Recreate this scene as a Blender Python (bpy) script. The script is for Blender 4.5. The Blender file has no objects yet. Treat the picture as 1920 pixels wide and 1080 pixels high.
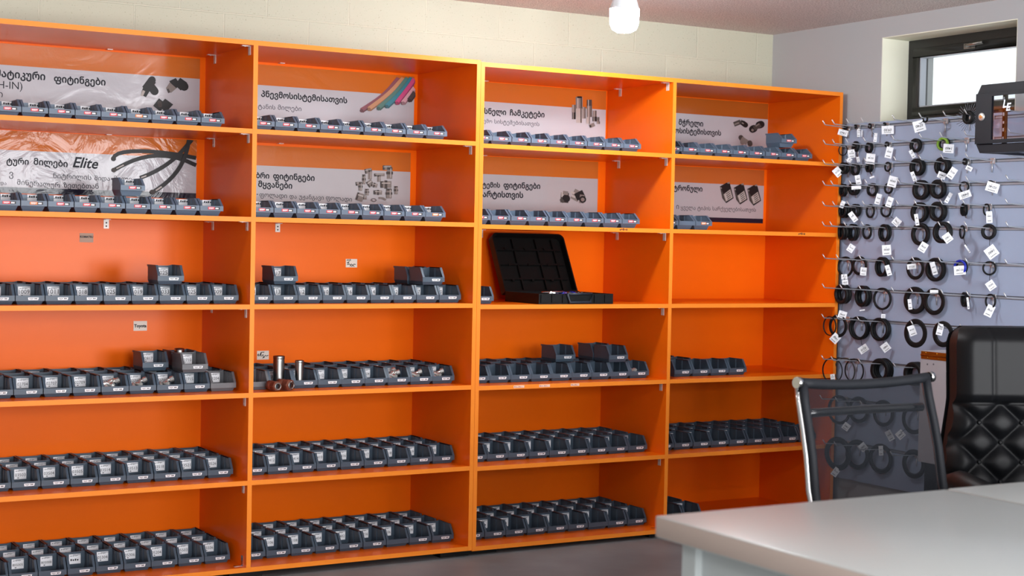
import bpy, bmesh, math, random
from math import sin, cos, pi, sqrt, radians
from mathutils import Vector, Matrix
random.seed(7)
scene = bpy.context.scene
COL = scene.collection
ZO = 0.02                      # height of the calibration origin above the floor

# ------------------------------------------------------------------ camera
RX, RY, RZ, FPX = -0.031043, -0.01964, -0.539037, 2933.918277
CAM = Vector((-2.30442, -5.88494, 1.36159 + ZO))
ROT = Matrix.Rotation(RZ, 3, 'Z') @ Matrix.Rotation(RX, 3, 'X') @ Matrix.Rotation(RY, 3, 'Y')
RIGHT, FWD, UP = ROT.col[0].copy(), ROT.col[1].copy(), ROT.col[2].copy()
cd = bpy.data.cameras.new('camera'); cam = bpy.data.objects.new('camera', cd); COL.objects.link(cam)
cm = Matrix((RIGHT, UP, -FWD)).transposed().to_4x4(); cm.translation = CAM
cam.matrix_world = cm
cd.sensor_width = 36.0; cd.lens = FPX / 1920 * 36
cd.clip_start = 0.05; cd.clip_end = 100
cd.dof.use_dof = True; cd.dof.focus_distance = 6.7; cd.dof.aperture_fstop = 3.4
scene.camera = cam
scene.view_settings.view_transform = 'Standard'; scene.view_settings.look = 'None'
scene.view_settings.exposure = -0.4; scene.view_settings.gamma = 1.0; scene.view_settings.use_curve_mapping = False

# ------------------------------------------------------------------ sky and daylight
w = bpy.data.worlds.new('sky'); scene.world = w; w.use_nodes = True
bgn = w.node_tree.nodes['Background']; bgn.inputs[0].default_value = (0.93, 0.97, 1.0, 1); bgn.inputs[1].default_value = 1.9

def area(name, loc, rot, sx, sy, power, color):
    l = bpy.data.lights.new(name, 'AREA'); l.shape = 'RECTANGLE'; l.size = sx; l.size_y = sy
    l.energy = power; l.color = color
    o = bpy.data.objects.new(name, l); COL.objects.link(o); o.location = loc; o.rotation_euler = rot
    return o
# daylight that enters by the glazed shop entrance behind the photographer
area('daylight_entrance', (1.02, -7.93, 1.25), (pi/2, 0, 0), 1.36, 2.2, 250, (0.97, 0.98, 1.0))
area('daylight_shop_window', (2.44, -7.93, 1.35), (pi/2, 0, 0), 1.12, 2.0, 200, (0.97, 0.98, 1.0))
area('added_left_fill', (-1.6, -7.93, 1.35), (pi/2, 0, 0), 1.7, 2.0, 330, (0.97, 0.98, 1.0))  # added fill at an unseen window, brightens the lower shelves
# further ceiling bulbs outside the frame
def bulb(x, y, power):
    l = bpy.data.lights.new('ceiling_bulb', 'POINT'); l.energy = power; l.shadow_soft_size = .06; l.color = (0.98, 0.98, 1.0)
    o = bpy.data.objects.new('ceiling_bulb', l); COL.objects.link(o); o.location = (x, y, 2.27)
for bx_, by_, bw_ in ((-2.6, -4.3, 30), (-.6, -3.8, 26), (1.4, -3.8, 22)): bulb(bx_, by_, bw_)
bulb(-2.4, -.55, 26)  # unseen bulb, added to light the left bays

# ------------------------------------------------------------------ picking helpers: a ray through a photo point met with a real plane
def ray(px, py):
    return (ROT @ Vector(((px - 960) / FPX, 1.0, -(py - 540) / FPX)))
def hit(px, py, axis, val, M=None):
    o, v = CAM, ray(px, py)
    if M is not None:
        Mi = M.inverted(); o = Mi @ o; v = Mi.to_3x3() @ v
    t = (val - o[axis]) / v[axis]
    return o + v * t

# ------------------------------------------------------------------ materials
def lin(c):
    c = c / 255.0
    return c / 12.92 if c <= 0.04045 else ((c + 0.055) / 1.055) ** 2.4
def S(r, g, b): return (lin(r), lin(g), lin(b), 1)
MATS = {}
def mat(name, col, rough=0.5, metal=0.0, var=0.0, vscale=8.0, bump=0.0, bscale=60.0, coat=0.0, spec=0.5, alpha=None, emit=None, estr=0.0, stretch=None, bdist=0.002):
    if name in MATS: return MATS[name]
    m = bpy.data.materials.new(name); m.use_nodes = True
    nt = m.node_tree; b = nt.nodes['Principled BSDF']
    b.inputs['Base Color'].default_value = col; b.inputs['Roughness'].default_value = rough
    b.inputs['Metallic'].default_value = metal; b.inputs['Specular IOR Level'].default_value = spec
    if coat: b.inputs['Coat Weight'].default_value = coat; b.inputs['Coat Roughness'].default_value = 0.08
    if emit: b.inputs['Emission Color'].default_value = emit; b.inputs['Emission Strength'].default_value = estr
    if alpha is not None: b.inputs['Alpha'].default_value = alpha
    tc = nt.nodes.new('ShaderNodeTexCoord'); src = tc.outputs['Object']
    if stretch:
        mp = nt.nodes.new('ShaderNodeMapping'); mp.inputs['Scale'].default_value = stretch
        nt.links.new(src, mp.inputs[0]); src = mp.outputs[0]
    if var:
        n = nt.nodes.new('ShaderNodeTexNoise'); n.inputs['Scale'].default_value = vscale; n.inputs['Detail'].default_value = 4
        nt.links.new(src, n.inputs['Vector'])
        r = nt.nodes.new('ShaderNodeMapRange'); r.inputs[1].default_value = 0.3; r.inputs[2].default_value = 0.7
        r.inputs[3].default_value = 1 - var; r.inputs[4].default_value = 1 + var
        nt.links.new(n.outputs['Fac'], r.inputs[0])
        h = nt.nodes.new('ShaderNodeHueSaturation'); h.inputs['Color'].default_value = col
        nt.links.new(r.outputs[0], h.inputs['Value']); nt.links.new(h.outputs[0], b.inputs['Base Color'])
    if bump:
        n2 = nt.nodes.new('ShaderNodeTexNoise'); n2.inputs['Scale'].default_value = bscale; n2.inputs['Detail'].default_value = 3
        nt.links.new(src, n2.inputs['Vector'])
        bp = nt.nodes.new('ShaderNodeBump'); bp.inputs['Strength'].default_value = bump; bp.inputs['Distance'].default_value = bdist
        nt.links.new(n2.outputs['Fac'], bp.inputs['Height']); nt.links.new(bp.outputs[0], b.inputs['Normal'])
    MATS[name] = m
    return m

ORANGE = mat('orange_laminate', S(236, 104, 10), 0.26, spec=0.14, var=0.03, vscale=3, bump=0.06, bscale=900, bdist=0.0006)
EDGE = mat('orange_edge_band', S(238, 132, 36), 0.45, spec=.25)
CHROME = mat('chrome', S(205, 205, 205), 0.16, 1.0)
HOOK = mat('zinc_wire', S(205, 207, 210), 0.3, 0.75)
BRIGHT = mat('bright_nickel', S(232, 230, 226), 0.2, 0.7)
ZINC = mat('zinc_bracket', S(205, 200, 194), 0.4, 0.2)
STEEL = mat('brushed_steel', S(150, 148, 145), 0.32, 1.0, var=0.12, vscale=90)
RUST = mat('rusty_steel', S(124, 74, 58), 0.45, 0.4, var=0.35, vscale=60, bump=0.15, bscale=200)
BIN = mat('slate_plastic', S(64, 78, 92), 0.42, spec=.4, bump=0.05, bscale=500)
BINS_M = mat('slate_plastic_lit', S(84, 100, 118), 0.42, spec=.4)  # slate plastic with a raised colour, standing for stronger light on the upper shelves
BING = mat('grey_plastic', S(90, 91, 95), 0.42, bump=0.05, bscale=500)
BLACK = mat('black_plastic', S(9, 9, 9), 0.5, bump=0.1, bscale=350, spec=.25)
RUBBER = mat('black_rubber', S(17, 18, 20), 0.55, spec=.25)
RUBBERG = mat('grey_rubber', S(58, 60, 58), 0.55)
BLUE = mat('blue_polyurethane', S(22, 40, 165), 0.35)
GREEN = mat('green_rubber', S(120, 160, 40), 0.45)
WHITE = mat('white_paper', S(236, 236, 240), 0.7)
INK = mat('dark_ink', S(28, 28, 34), 0.7)
RED = mat('red_print', S(206, 40, 52), 0.55)
ORTAG = mat('orange_print', S(230, 120, 30), 0.55)
BLK = mat('black_print', S(22, 20, 22), 0.55)
WALLR = mat('grey_paint', S(172, 172, 174), 0.75, var=0.02, vscale=2, bump=0.05, bscale=120)
REVEAL = mat('cream_paint', S(233, 232, 214), 0.7)
SLAT = mat('blue_grey_laminate', S(158, 172, 198), 0.5, var=0.02, vscale=3)
GROOVE = mat('groove_edge_grey', S(84, 88, 98), 0.6)  # dark grey edge strips of the groove inserts
ALU = mat('aluminium_insert', S(172, 176, 186), 0.4, 0.3)
DESK = mat('white_desk_laminate', S(170, 175, 174), 0.3, bump=0.02, bscale=300)
DESKE = mat('desk_edge_band', S(176, 160, 150), 0.5)
FRAME = mat('black_window_frame', S(30, 30, 29), 0.35)
RACKM = mat('rack_black_steel', S(15, 18, 28), 0.5, spec=.25, bump=0.04, bscale=700)
LEATHER = mat('black_leather', S(10, 11, 14), 0.5, bump=0.15, bscale=420, bdist=0.0008, spec=.22)
BRASS = mat('brass', S(190, 150, 60), 0.3, 1.0)
CABW = mat('white_cabinet', S(178, 174, 180), 0.5)
SILVERL = mat('silver_lettering', S(190, 195, 205), 0.35, 0.3)
PLATE = mat('black_sign_plate', S(35, 34, 34), 0.4)
GREYP = mat('photo_grey', S(120, 114, 110), 0.5, spec=.2)
GREYD = mat('photo_dark_grey', S(66, 62, 60), 0.5, spec=.2)
GREYL = mat('photo_light_grey', S(168, 164, 160), 0.5, spec=.2)
PBLK = mat('photo_black', S(26, 26, 28), 0.4, spec=.2)
NOTE = mat('grey_note_paper', S(222, 212, 200), 0.7)
PLAST = mat('white_lamp_plastic', S(222, 228, 232), 0.4)
BULB = mat('glowing_diffuser', S(255, 255, 255), 0.5, emit=(0.93, 0.97, 1.0, 1), estr=380)

def glass(name, tint, rough=0.02, mixv=0.9):
    m = bpy.data.materials.new(name); m.use_nodes = True; nt = m.node_tree; nt.nodes.clear()
    o = nt.nodes.new('ShaderNodeOutputMaterial'); t = nt.nodes.new('ShaderNodeBsdfTransparent'); g = nt.nodes.new('ShaderNodeBsdfGlossy')
    t.inputs[0].default_value = tint; g.inputs['Roughness'].default_value = rough
    mx = nt.nodes.new('ShaderNodeMixShader'); mx.inputs[0].default_value = 1 - mixv
    nt.links.new(t.outputs[0], mx.inputs[1]); nt.links.new(g.outputs[0], mx.inputs[2]); nt.links.new(mx.outputs[0], o.inputs[0])
    return m
GLASS = glass('window_glass', (0.96, 0.98, 0.97, 1), mixv=0.95)
RGLASS = glass('rack_glass', (0.9, 0.92, 0.95, 1), mixv=0.95)

def mesh_fabric():
    m = bpy.data.materials.new('black_net_fabric'); m.use_nodes = True; nt = m.node_tree; b = nt.nodes['Principled BSDF']
    b.inputs['Base Color'].default_value = S(18, 22, 28); b.inputs['Roughness'].default_value = 0.8; b.inputs['Specular IOR Level'].default_value = .2
    t = nt.nodes.new('ShaderNodeBsdfTransparent'); mx = nt.nodes.new('ShaderNodeMixShader'); mx.inputs[0].default_value = 0.76
    o = nt.nodes['Material Output']
    nt.links.new(t.outputs[0], mx.inputs[1]); nt.links.new(b.outputs[0], mx.inputs[2]); nt.links.new(mx.outputs[0], o.inputs[0])
    return m
NET = mesh_fabric()
NETD = mat('dark_chair_vinyl', S(21, 24, 30), 0.65, spec=.3)

def poster_mat(name, col, strength, scale):
    m = bpy.data.materials.new(name); m.use_nodes = True; nt = m.node_tree; b = nt.nodes['Principled BSDF']
    b.inputs['Base Color'].default_value = col; b.inputs['Roughness'].default_value = 0.12; b.inputs['Specular IOR Level'].default_value = 0.26
    tc = nt.nodes.new('ShaderNodeTexCoord'); n = nt.nodes.new('ShaderNodeTexNoise'); n.inputs['Scale'].default_value = scale
    n.inputs['Detail'].default_value = 5; n.inputs['Distortion'].default_value = 1.2
    nt.links.new(tc.outputs['Object'], n.inputs['Vector'])
    bp = nt.nodes.new('ShaderNodeBump'); bp.inputs['Strength'].default_value = strength; bp.inputs['Distance'].default_value = 0.01
    nt.links.new(n.outputs['Fac'], bp.inputs['Height']); nt.links.new(bp.outputs[0], b.inputs['Normal'])
    return m

def block_mat():
    m = bpy.data.materials.new('painted_blockwork'); m.use_nodes = True; nt = m.node_tree; b = nt.nodes['Principled BSDF']
    b.inputs['Roughness'].default_value = 0.7
    tc = nt.nodes.new('ShaderNodeTexCoord'); sp = nt.nodes.new('ShaderNodeSeparateXYZ'); cb = nt.nodes.new('ShaderNodeCombineXYZ')
    nt.links.new(tc.outputs['Object'], sp.inputs[0])
    def add(sock, v):
        a = nt.nodes.new('ShaderNodeMath'); a.operation = 'ADD'; a.inputs[1].default_value = v
        nt.links.new(sock, a.inputs[0]); return a.outputs[0]
    nt.links.new(add(sp.outputs['X'], -(1.857 + 0.1965) + 0.393 * 40), cb.inputs[0])
    nt.links.new(add(sp.outputs['Z'], -(2.312 + ZO) + 0.2 * 20), cb.inputs[1])
    br = nt.nodes.new('ShaderNodeTexBrick'); br.inputs['Scale'].default_value = 1.0
    br.inputs['Brick Width'].default_value = 0.393; br.inputs['Row Height'].default_value = 0.2
    br.inputs['Mortar Size'].default_value = 0.004; br.inputs['Mortar Smooth'].default_value = 0.6
    br.inputs['Color1'].default_value = S(180, 179, 160); br.inputs['Color2'].default_value = S(176, 176, 158); br.inputs['Mortar'].default_value = S(192, 191, 172)
    nt.links.new(cb.outputs[0], br.inputs['Vector'])
    v = nt.nodes.new('ShaderNodeTexNoise'); v.inputs['Scale'].default_value = 130; v.inputs['Detail'].default_value = 2
    nt.links.new(tc.outputs['Object'], v.inputs['Vector'])
    cr = nt.nodes.new('ShaderNodeValToRGB'); cr.color_ramp.elements[0].position = 0.28; cr.color_ramp.elements[0].color = (0.45, 0.42, 0.36, 1)
    cr.color_ramp.elements[1].position = 0.36; cr.color_ramp.elements[1].color = (1, 1, 1, 1)
    nt.links.new(v.outputs['Fac'], cr.inputs[0])
    mx = nt.nodes.new('ShaderNodeMixRGB'); mx.blend_type = 'MULTIPLY'; mx.inputs[0].default_value = 0.45
    nt.links.new(br.outputs['Color'], mx.inputs[1]); nt.links.new(cr.outputs[0], mx.inputs[2]); nt.links.new(mx.outputs[0], b.inputs['Base Color'])
    b1 = nt.nodes.new('ShaderNodeBump'); b1.inputs['Strength'].default_value = 0.7; b1.inputs['Distance'].default_value = 0.004; b1.invert = True
    nt.links.new(br.outputs['Fac'], b1.inputs['Height'])
    b2 = nt.nodes.new('ShaderNodeBump'); b2.inputs['Strength'].default_value = 0.25; b2.inputs['Distance'].default_value = 0.002
    nt.links.new(v.outputs['Fac'], b2.inputs['Height']); nt.links.new(b1.outputs[0], b2.inputs['Normal'])
    nt.links.new(b2.outputs[0], b.inputs['Normal'])
    return m

def ceiling_mat():
    m = bpy.data.materials.new('textured_ceiling_plaster'); m.use_nodes = True; nt = m.node_tree; b = nt.nodes['Principled BSDF']
    b.inputs['Roughness'].default_value = 0.55
    tc = nt.nodes.new('ShaderNodeTexCoord'); n = nt.nodes.new('ShaderNodeTexNoise'); n.inputs['Scale'].default_value = 160; n.inputs['Detail'].default_value = 3
    nt.links.new(tc.outputs['Object'], n.inputs['Vector'])
    cr = nt.nodes.new('ShaderNodeValToRGB'); e = cr.color_ramp.elements
    e[0].position = 0.36; e[0].color = S(168, 158, 156); e[1].position = 0.62; e[1].color = S(228, 220, 216)
    nt.links.new(n.outputs['Fac'], cr.inputs[0]); nt.links.new(cr.outputs[0], b.inputs['Base Color'])
    bp = nt.nodes.new('ShaderNodeBump'); bp.inputs['Strength'].default_value = 0.9; bp.inputs['Distance'].default_value = 0.006
    nt.links.new(n.outputs['Fac'], bp.inputs['Height']); nt.links.new(bp.outputs[0], b.inputs['Normal'])
    return m
BLOCK = block_mat(); CEIL = ceiling_mat()
FLOOR = mat('grey_concrete', S(118, 121, 123), 0.45, var=0.28, vscale=2.2, bump=0.08, bscale=40)

# ------------------------------------------------------------------ mesh builder
class MB:
    def __init__(s): s.v = []; s.f = []; s.m = []; s.sm = []
    def poly(s, pts, mi=0, smooth=False):
        i = len(s.v); s.v += [tuple(p) for p in pts]; s.f.append(tuple(range(i, i + len(pts)))); s.m.append(mi); s.sm.append(smooth)
    def box(s, x0, x1, y0, y1, z0, z1, mi=0, front=None):
        i = len(s.v)
        s.v += [(x, y, z) for z in (z0, z1) for y in (y0, y1) for x in (x0, x1)]
        for k, f in enumerate([(0, 2, 3, 1), (4, 5, 7, 6), (0, 1, 5, 4), (2, 6, 7, 3), (0, 4, 6, 2), (1, 3, 7, 5)]):
            s.f.append(tuple(i + q for q in f)); s.m.append(front if (front is not None and k == 2) else mi); s.sm.append(False)
    def prism(s, pts, vec, mi=0):
        vec = Vector(vec); a = [Vector(p) for p in pts]; b = [p + vec for p in a]; n = len(a)
        i = len(s.v); s.v += [tuple(p) for p in a + b]
        s.f.append(tuple(range(i, i + n))); s.f.append(tuple(range(i + 2 * n - 1, i + n - 1, -1)))
        s.m += [mi, mi]; s.sm += [False, False]
        for k in range(n):
            s.f.append((i + k, i + (k + 1) % n, i + n + (k + 1) % n, i + n + k)); s.m.append(mi); s.sm.append(False)
    def tube(s, path, r, n=8, mi=0, cap=True, closed=False):
        P = [Vector(p) for p in path]; N = len(P); i0 = len(s.v)
        R = r if isinstance(r, (list, tuple)) else [r] * N
        up = None
        for k in range(N):
            if closed: t = (P[(k + 1) % N] - P[k - 1])
            else: t = P[min(k + 1, N - 1)] - P[max(k - 1, 0)]
            t.normalize()
            if up is None:
                up = Vector((0, 0, 1)) if abs(t.z) < 0.9 else Vector((1, 0, 0))
            a = t.cross(up); a.normalize(); up = a.cross(t); up.normalize()
            for j in range(n):
                q = 2 * pi * j / n; s.v.append(tuple(P[k] + a * (R[k] * cos(q)) + up * (R[k] * sin(q))))
        M = N if closed else N - 1
        for k in range(M):
            for j in range(n):
                a0 = i0 + k * n + j; a1 = i0 + k * n + (j + 1) % n; b0 = i0 + ((k + 1) % N) * n + j; b1 = i0 + ((k + 1) % N) * n + (j + 1) % n
                s.f.append((a0, a1, b1, b0)); s.m.append(mi); s.sm.append(True)
        if cap and not closed:
            s.f.append(tuple(i0 + j for j in reversed(range(n)))); s.f.append(tuple(i0 + (N - 1) * n + j for j in range(n)))
            s.m += [mi, mi]; s.sm += [False, False]
    def lathe(s, prof, n=24, M=None, mi=0, smooth=True, closed=False, phase=0.0):
        # profile of (radius, height) turned about the local Z axis
        i0 = len(s.v); N = len(prof); M = M or Matrix()
        for (r, z) in prof:
            for j in range(n):
                q = 2 * pi * j / n + phase; s.v.append(tuple(M @ Vector((r * cos(q), r * sin(q), z))))
        for k in range(N if closed else N - 1):
            kk = (k + 1) % N
            for j in range(n):
                s.f.append((i0 + k * n + j, i0 + k * n + (j + 1) % n, i0 + kk * n + (j + 1) % n, i0 + kk * n + j)); s.m.append(mi); s.sm.append(smooth)
        if not closed:
            s.f.append(tuple(i0 + j for j in reversed(range(n)))); s.f.append(tuple(i0 + (N - 1) * n + j for j in range(n)))
            s.m += [mi, mi]; s.sm += [False, False]
    def grid(s, fn, nu, nv, mi=0, smooth=True, both=None):
        i0 = len(s.v)
        for a in range(nu + 1):
            for b in range(nv + 1): s.v.append(tuple(fn(a / nu, b / nv)))
        for a in range(nu):
            for b in range(nv):
                k = i0 + a * (nv + 1) + b
                s.f.append((k, k + nv + 1, k + nv + 2, k + 1)); s.m.append(mi); s.sm.append(smooth)
    def geo(s, verts, faces, fn, mi=0):
        i = len(s.v); s.v += [tuple(fn(p)) for p in verts]
        for f in faces: s.f.append(tuple(i + q for q in f)); s.m.append(mi); s.sm.append(False)
    def mesh(s, name, mats):
        me = bpy.data.meshes.new(name); me.from_pydata(s.v, [], s.f)
        for m in mats: me.materials.append(m)
        me.polygons.foreach_set('material_index', s.m); me.polygons.foreach_set('use_smooth', s.sm); me.update()
        return me
    def build(s, name, mats, parent=None, M=None, bevel=0, seg=2):
        mats = mats if isinstance(mats, (list, tuple)) else [mats]
        o = bpy.data.objects.new(name, s.mesh(name, mats)); COL.objects.link(o)
        if parent is not None: o.parent = parent
        if M is not None: o.matrix_local = M
        if bevel:
            bm = bmesh.new(); bm.from_mesh(o.data); bmesh.ops.remove_doubles(bm, verts=bm.verts, dist=1e-6)
            es = [e for e in bm.edges if len(e.link_faces) == 2 and e.calc_face_angle(0) > 0.6]
            bmesh.ops.bevel(bm, geom=es, offset=bevel, segments=seg, affect='EDGES', profile=0.5, clamp_overlap=True)
            bm.normal_update(); bm.to_mesh(o.data); bm.free()
            for p in o.data.polygons: p.use_smooth = True
            o.data.set_sharp_from_angle(angle=radians(40))
        return o
    def fixn(s): return s

def tag(o, label, cat, group=None):
    o['label'] = label; o['category'] = cat
    if group: o['group'] = group
    return o
def thing(name, label, cat, M=None, group=None):
    o = bpy.data.objects.new(name, None); COL.objects.link(o); o.empty_display_size = 0.05
    if M is not None: o.matrix_world = M
    return tag(o, label, cat, group)
def inst(name, me, parent, M=None):
    o = bpy.data.objects.new(name, me); COL.objects.link(o); o.parent = parent
    if M is not None: o.matrix_local = M
    return o
def struct(name, mb, m, parent=None):
    o = mb.build(name, m, parent)
    if parent is None: o['kind'] = 'structure'
    return o
T = Matrix.Translation
def Rz(a): return Matrix.Rotation(a, 4, 'Z')

_txt = {}
def text_geo(body, bold=0.0, shear=0.0):
    key = (body, bold, shear)
    if key in _txt: return _txt[key]
    cu = bpy.data.curves.new('t', 'FONT'); cu.body = body; cu.resolution_u = 2; cu.offset = bold; cu.shear = shear
    o = bpy.data.objects.new('t', cu); COL.objects.link(o)
    me = bpy.data.meshes.new_from_object(o)
    v = [p.co.copy() for p in me.vertices]; f = [tuple(p.vertices) for p in me.polygons]
    bpy.data.objects.remove(o); bpy.data.curves.remove(cu); bpy.data.meshes.remove(me)
    x0 = min(p.x for p in v); x1 = max(p.x for p in v)
    _txt[key] = ([Vector((p.x - x0, p.y, 0)) for p in v], f, x1 - x0)
    return _txt[key]
def add_text(mb, body, org, ex, ez, width=None, height=None, bold=0.0, mi=0, shear=0.0, ysc=None):
    v, f, W = text_geo(body, bold, shear)
    sc = width / W if width else height
    sy = sc if not ysc else sc * ysc
    ex = Vector(ex); ez = Vector(ez); org = Vector(org)
    mb.geo(v, f, lambda p: org + ex * (p.x * sc) + ez * (p.y * sy), mi)

# ------------------------------------------------------------------ room shell
XL, YF, YB, XR, ZC = -4.5, -8.0, 0.578, 3.145, 2.473 + ZO
b = MB(); b.box(XL - .2, XR + .6, YF - .2, YB + .2, -0.1, 0); struct('floor', b, FLOOR)
b = MB(); b.box(XL - .2, XR + .35, YF - .2, YB + .2, ZC, ZC + .15); struct('ceiling', b, CEIL)
b = MB(); b.box(XL - .2, XR + .35, YB, YB + .2, 0, ZC); struct('wall_back', b, BLOCK)
def wall_with_hole(name, plane, p0, p1, a0, a1, h0, h1, b0, b1, m, axis):
    b = MB()
    for (u0, u1, z0, z1) in ((a0, h0, 0, ZC), (h1, a1, 0, ZC), (h0, h1, 0, b0), (h0, h1, b1, ZC)):
        if axis == 'x': b.box(p0, p1, u0, u1, z0, z1)
        else: b.box(u0, u1, p0, p1, z0, z1)
    return struct(name, b, m)
WY0, WY1, WZ0, WZ1 = -1.07, -0.235, 1.955 + ZO, 2.378 + ZO
wall_with_hole('wall_right', 'x', XR, XR + .35, YF, YB, WY0, WY1, WZ0, WZ1, WALLR, 'x')
b = MB()
for (u0, u1, z0, z1) in ((XL, -2.5, 0, ZC), (-2.5, -.7, 0, .3), (-2.5, -.7, 2.42, ZC), (-.7, .3, 0, ZC), (1.74, 1.86, 0, ZC), (3.02, XR, 0, ZC), (.3, 1.74, 0, .06), (.3, 1.74, 2.42, ZC), (1.86, 3.02, 0, .3), (1.86, 3.02, 2.42, ZC)): b.box(u0, u1, YF - .2, YF, z0, z1)
struct('wall_front', b, WALLR)
b = MB(); b.box(XL - .2, XL, YF, YB, 0, ZC); struct('wall_left', b, WALLR)
# painted reveal of the high window
b = MB(); x0, x1 = XR, XR + .175; t = .004
b.box(x0 + .001, x1, WY1 - t, WY1, WZ0, WZ1); b.box(x0 + .001, x1, WY0, WY0 + t, WZ0, WZ1)
b.box(x0 + .001, x1, WY0 + t, WY1 - t, WZ1 - t, WZ1); b.box(x0 + .001, x1, WY0 + t, WY1 - t, WZ0, WZ0 + t)
struct('trim_1', b, REVEAL)
# high window: frame, sash, pane, handle
def window(name, y0, y1, z0, z1, xf, fw, sash):
    b = MB()
    for (a0, a1, c0, c1) in ((y0, y1, z0, z0 + fw), (y0, y1, z1 - fw, z1), (y0, y0 + fw, z0 + fw, z1 - fw), (y1 - fw, y1, z0 + fw, z1 - fw)):
        b.box(xf, xf + .07, a0, a1, c0, c1)
    root = struct(name, b, FRAME)
    b = MB(); i = fw - .012; s0, s1 = sash, .045
    for (a0, a1, c0, c1) in ((y0 + i, y1 - i, z0 + i, z0 + i + s0), (y0 + i, y1 - i, z1 - i - s0, z1 - i), (y0 + i, y0 + i + s0, z0 + i + s0, z1 - i - s0), (y1 - i - s0, y1 - i, z0 + i + s0, z1 - i - s0)):
        b.box(xf - .014, xf + .05, a0, a1, c0, c1)
    b.build('sash', FRAME, root, bevel=.004)
    j = i + s0
    b = MB(); b.box(xf + .03, xf + .034, y0 + j, y1 - j, z0 + j, z1 - j); b.build('pane', GLASS, root)
    b = MB(); g = .006
    for (a0, a1, c0, c1) in ((y0 + j, y1 - j, z0 + j, z0 + j + g), (y0 + j, y1 - j, z1 - j - g, z1 - j), (y0 + j, y0 + j + g, z0 + j, z1 - j), (y1 - j - g, y1 - j, z0 + j, z1 - j)):
        b.box(xf - .008, xf + .03, a0, a1, c0, c1)
    b.build('glazing_bead', ALU, root)
    b = MB(); yc = (y0 + y1) / 2; zc = z1 - i - s0 / 2
    b.box(xf - .024, xf - .014, yc - .035, yc + .035, zc - .013, zc + .013)
    b.tube([(xf - .02, yc, zc), (xf - .045, yc, zc), (xf - .048, yc - .02, zc + .002), (xf - .048, yc - .105, zc + .006)], .008, 8)
    b.build('handle', STEEL, root)
    return root
window('window_1', WY0 + .004, WY1 - .004, WZ0 + .004, WZ1 - .004, XR + .175, .055, .042)
# glazed shop entrance behind the photographer and the side window
def glazing(name, axis, c, u0, u1, z0, z1, n):
    b = MB(); fw = .05
    def bx(a0, a1, q0, q1, d=.03):
        if axis == 'y': b.box(a0, a1, c - d, c + d, q0, q1)
        else: b.box(c - d, c + d, a0, a1, q0, q1)
    bx(u0, u1, z0, z0 + fw); bx(u0, u1, z1 - fw, z1)
    for k in range(n + 1):
        u = u0 + (u1 - u0 - fw) * k / n; bx(u, u + fw, z0 + fw, z1 - fw)
    r = struct(name, b, FRAME)
    b = MB(); bx(u0 + fw, u1 - fw, z0 + fw, z1 - fw, .003); b.build('pane', GLASS, r)
glazing('door_1', 'y', YF - .1, .3, 1.74, .06, 2.42, 2)
glazing('window_2', 'y', YF - .1, 1.86, 3.02, .3, 2.42, 2)
glazing('added_window', 'y', YF - .1, -2.5, -.7, .3, 2.42, 2)  # unseen window, added to go with the left fill light
# pale canopy roof outside the high window
b = MB(); b.box(3.7, 6.5, -3.0, 3.5, 2.95, 2.98)
cn = tag(b.build('canopy_roof', mat('canopy_white', S(240, 240, 238), .6, emit=(1, 1, 1, 1), estr=.0)), 'pale canopy roof outside the high window', 'canopy')

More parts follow.
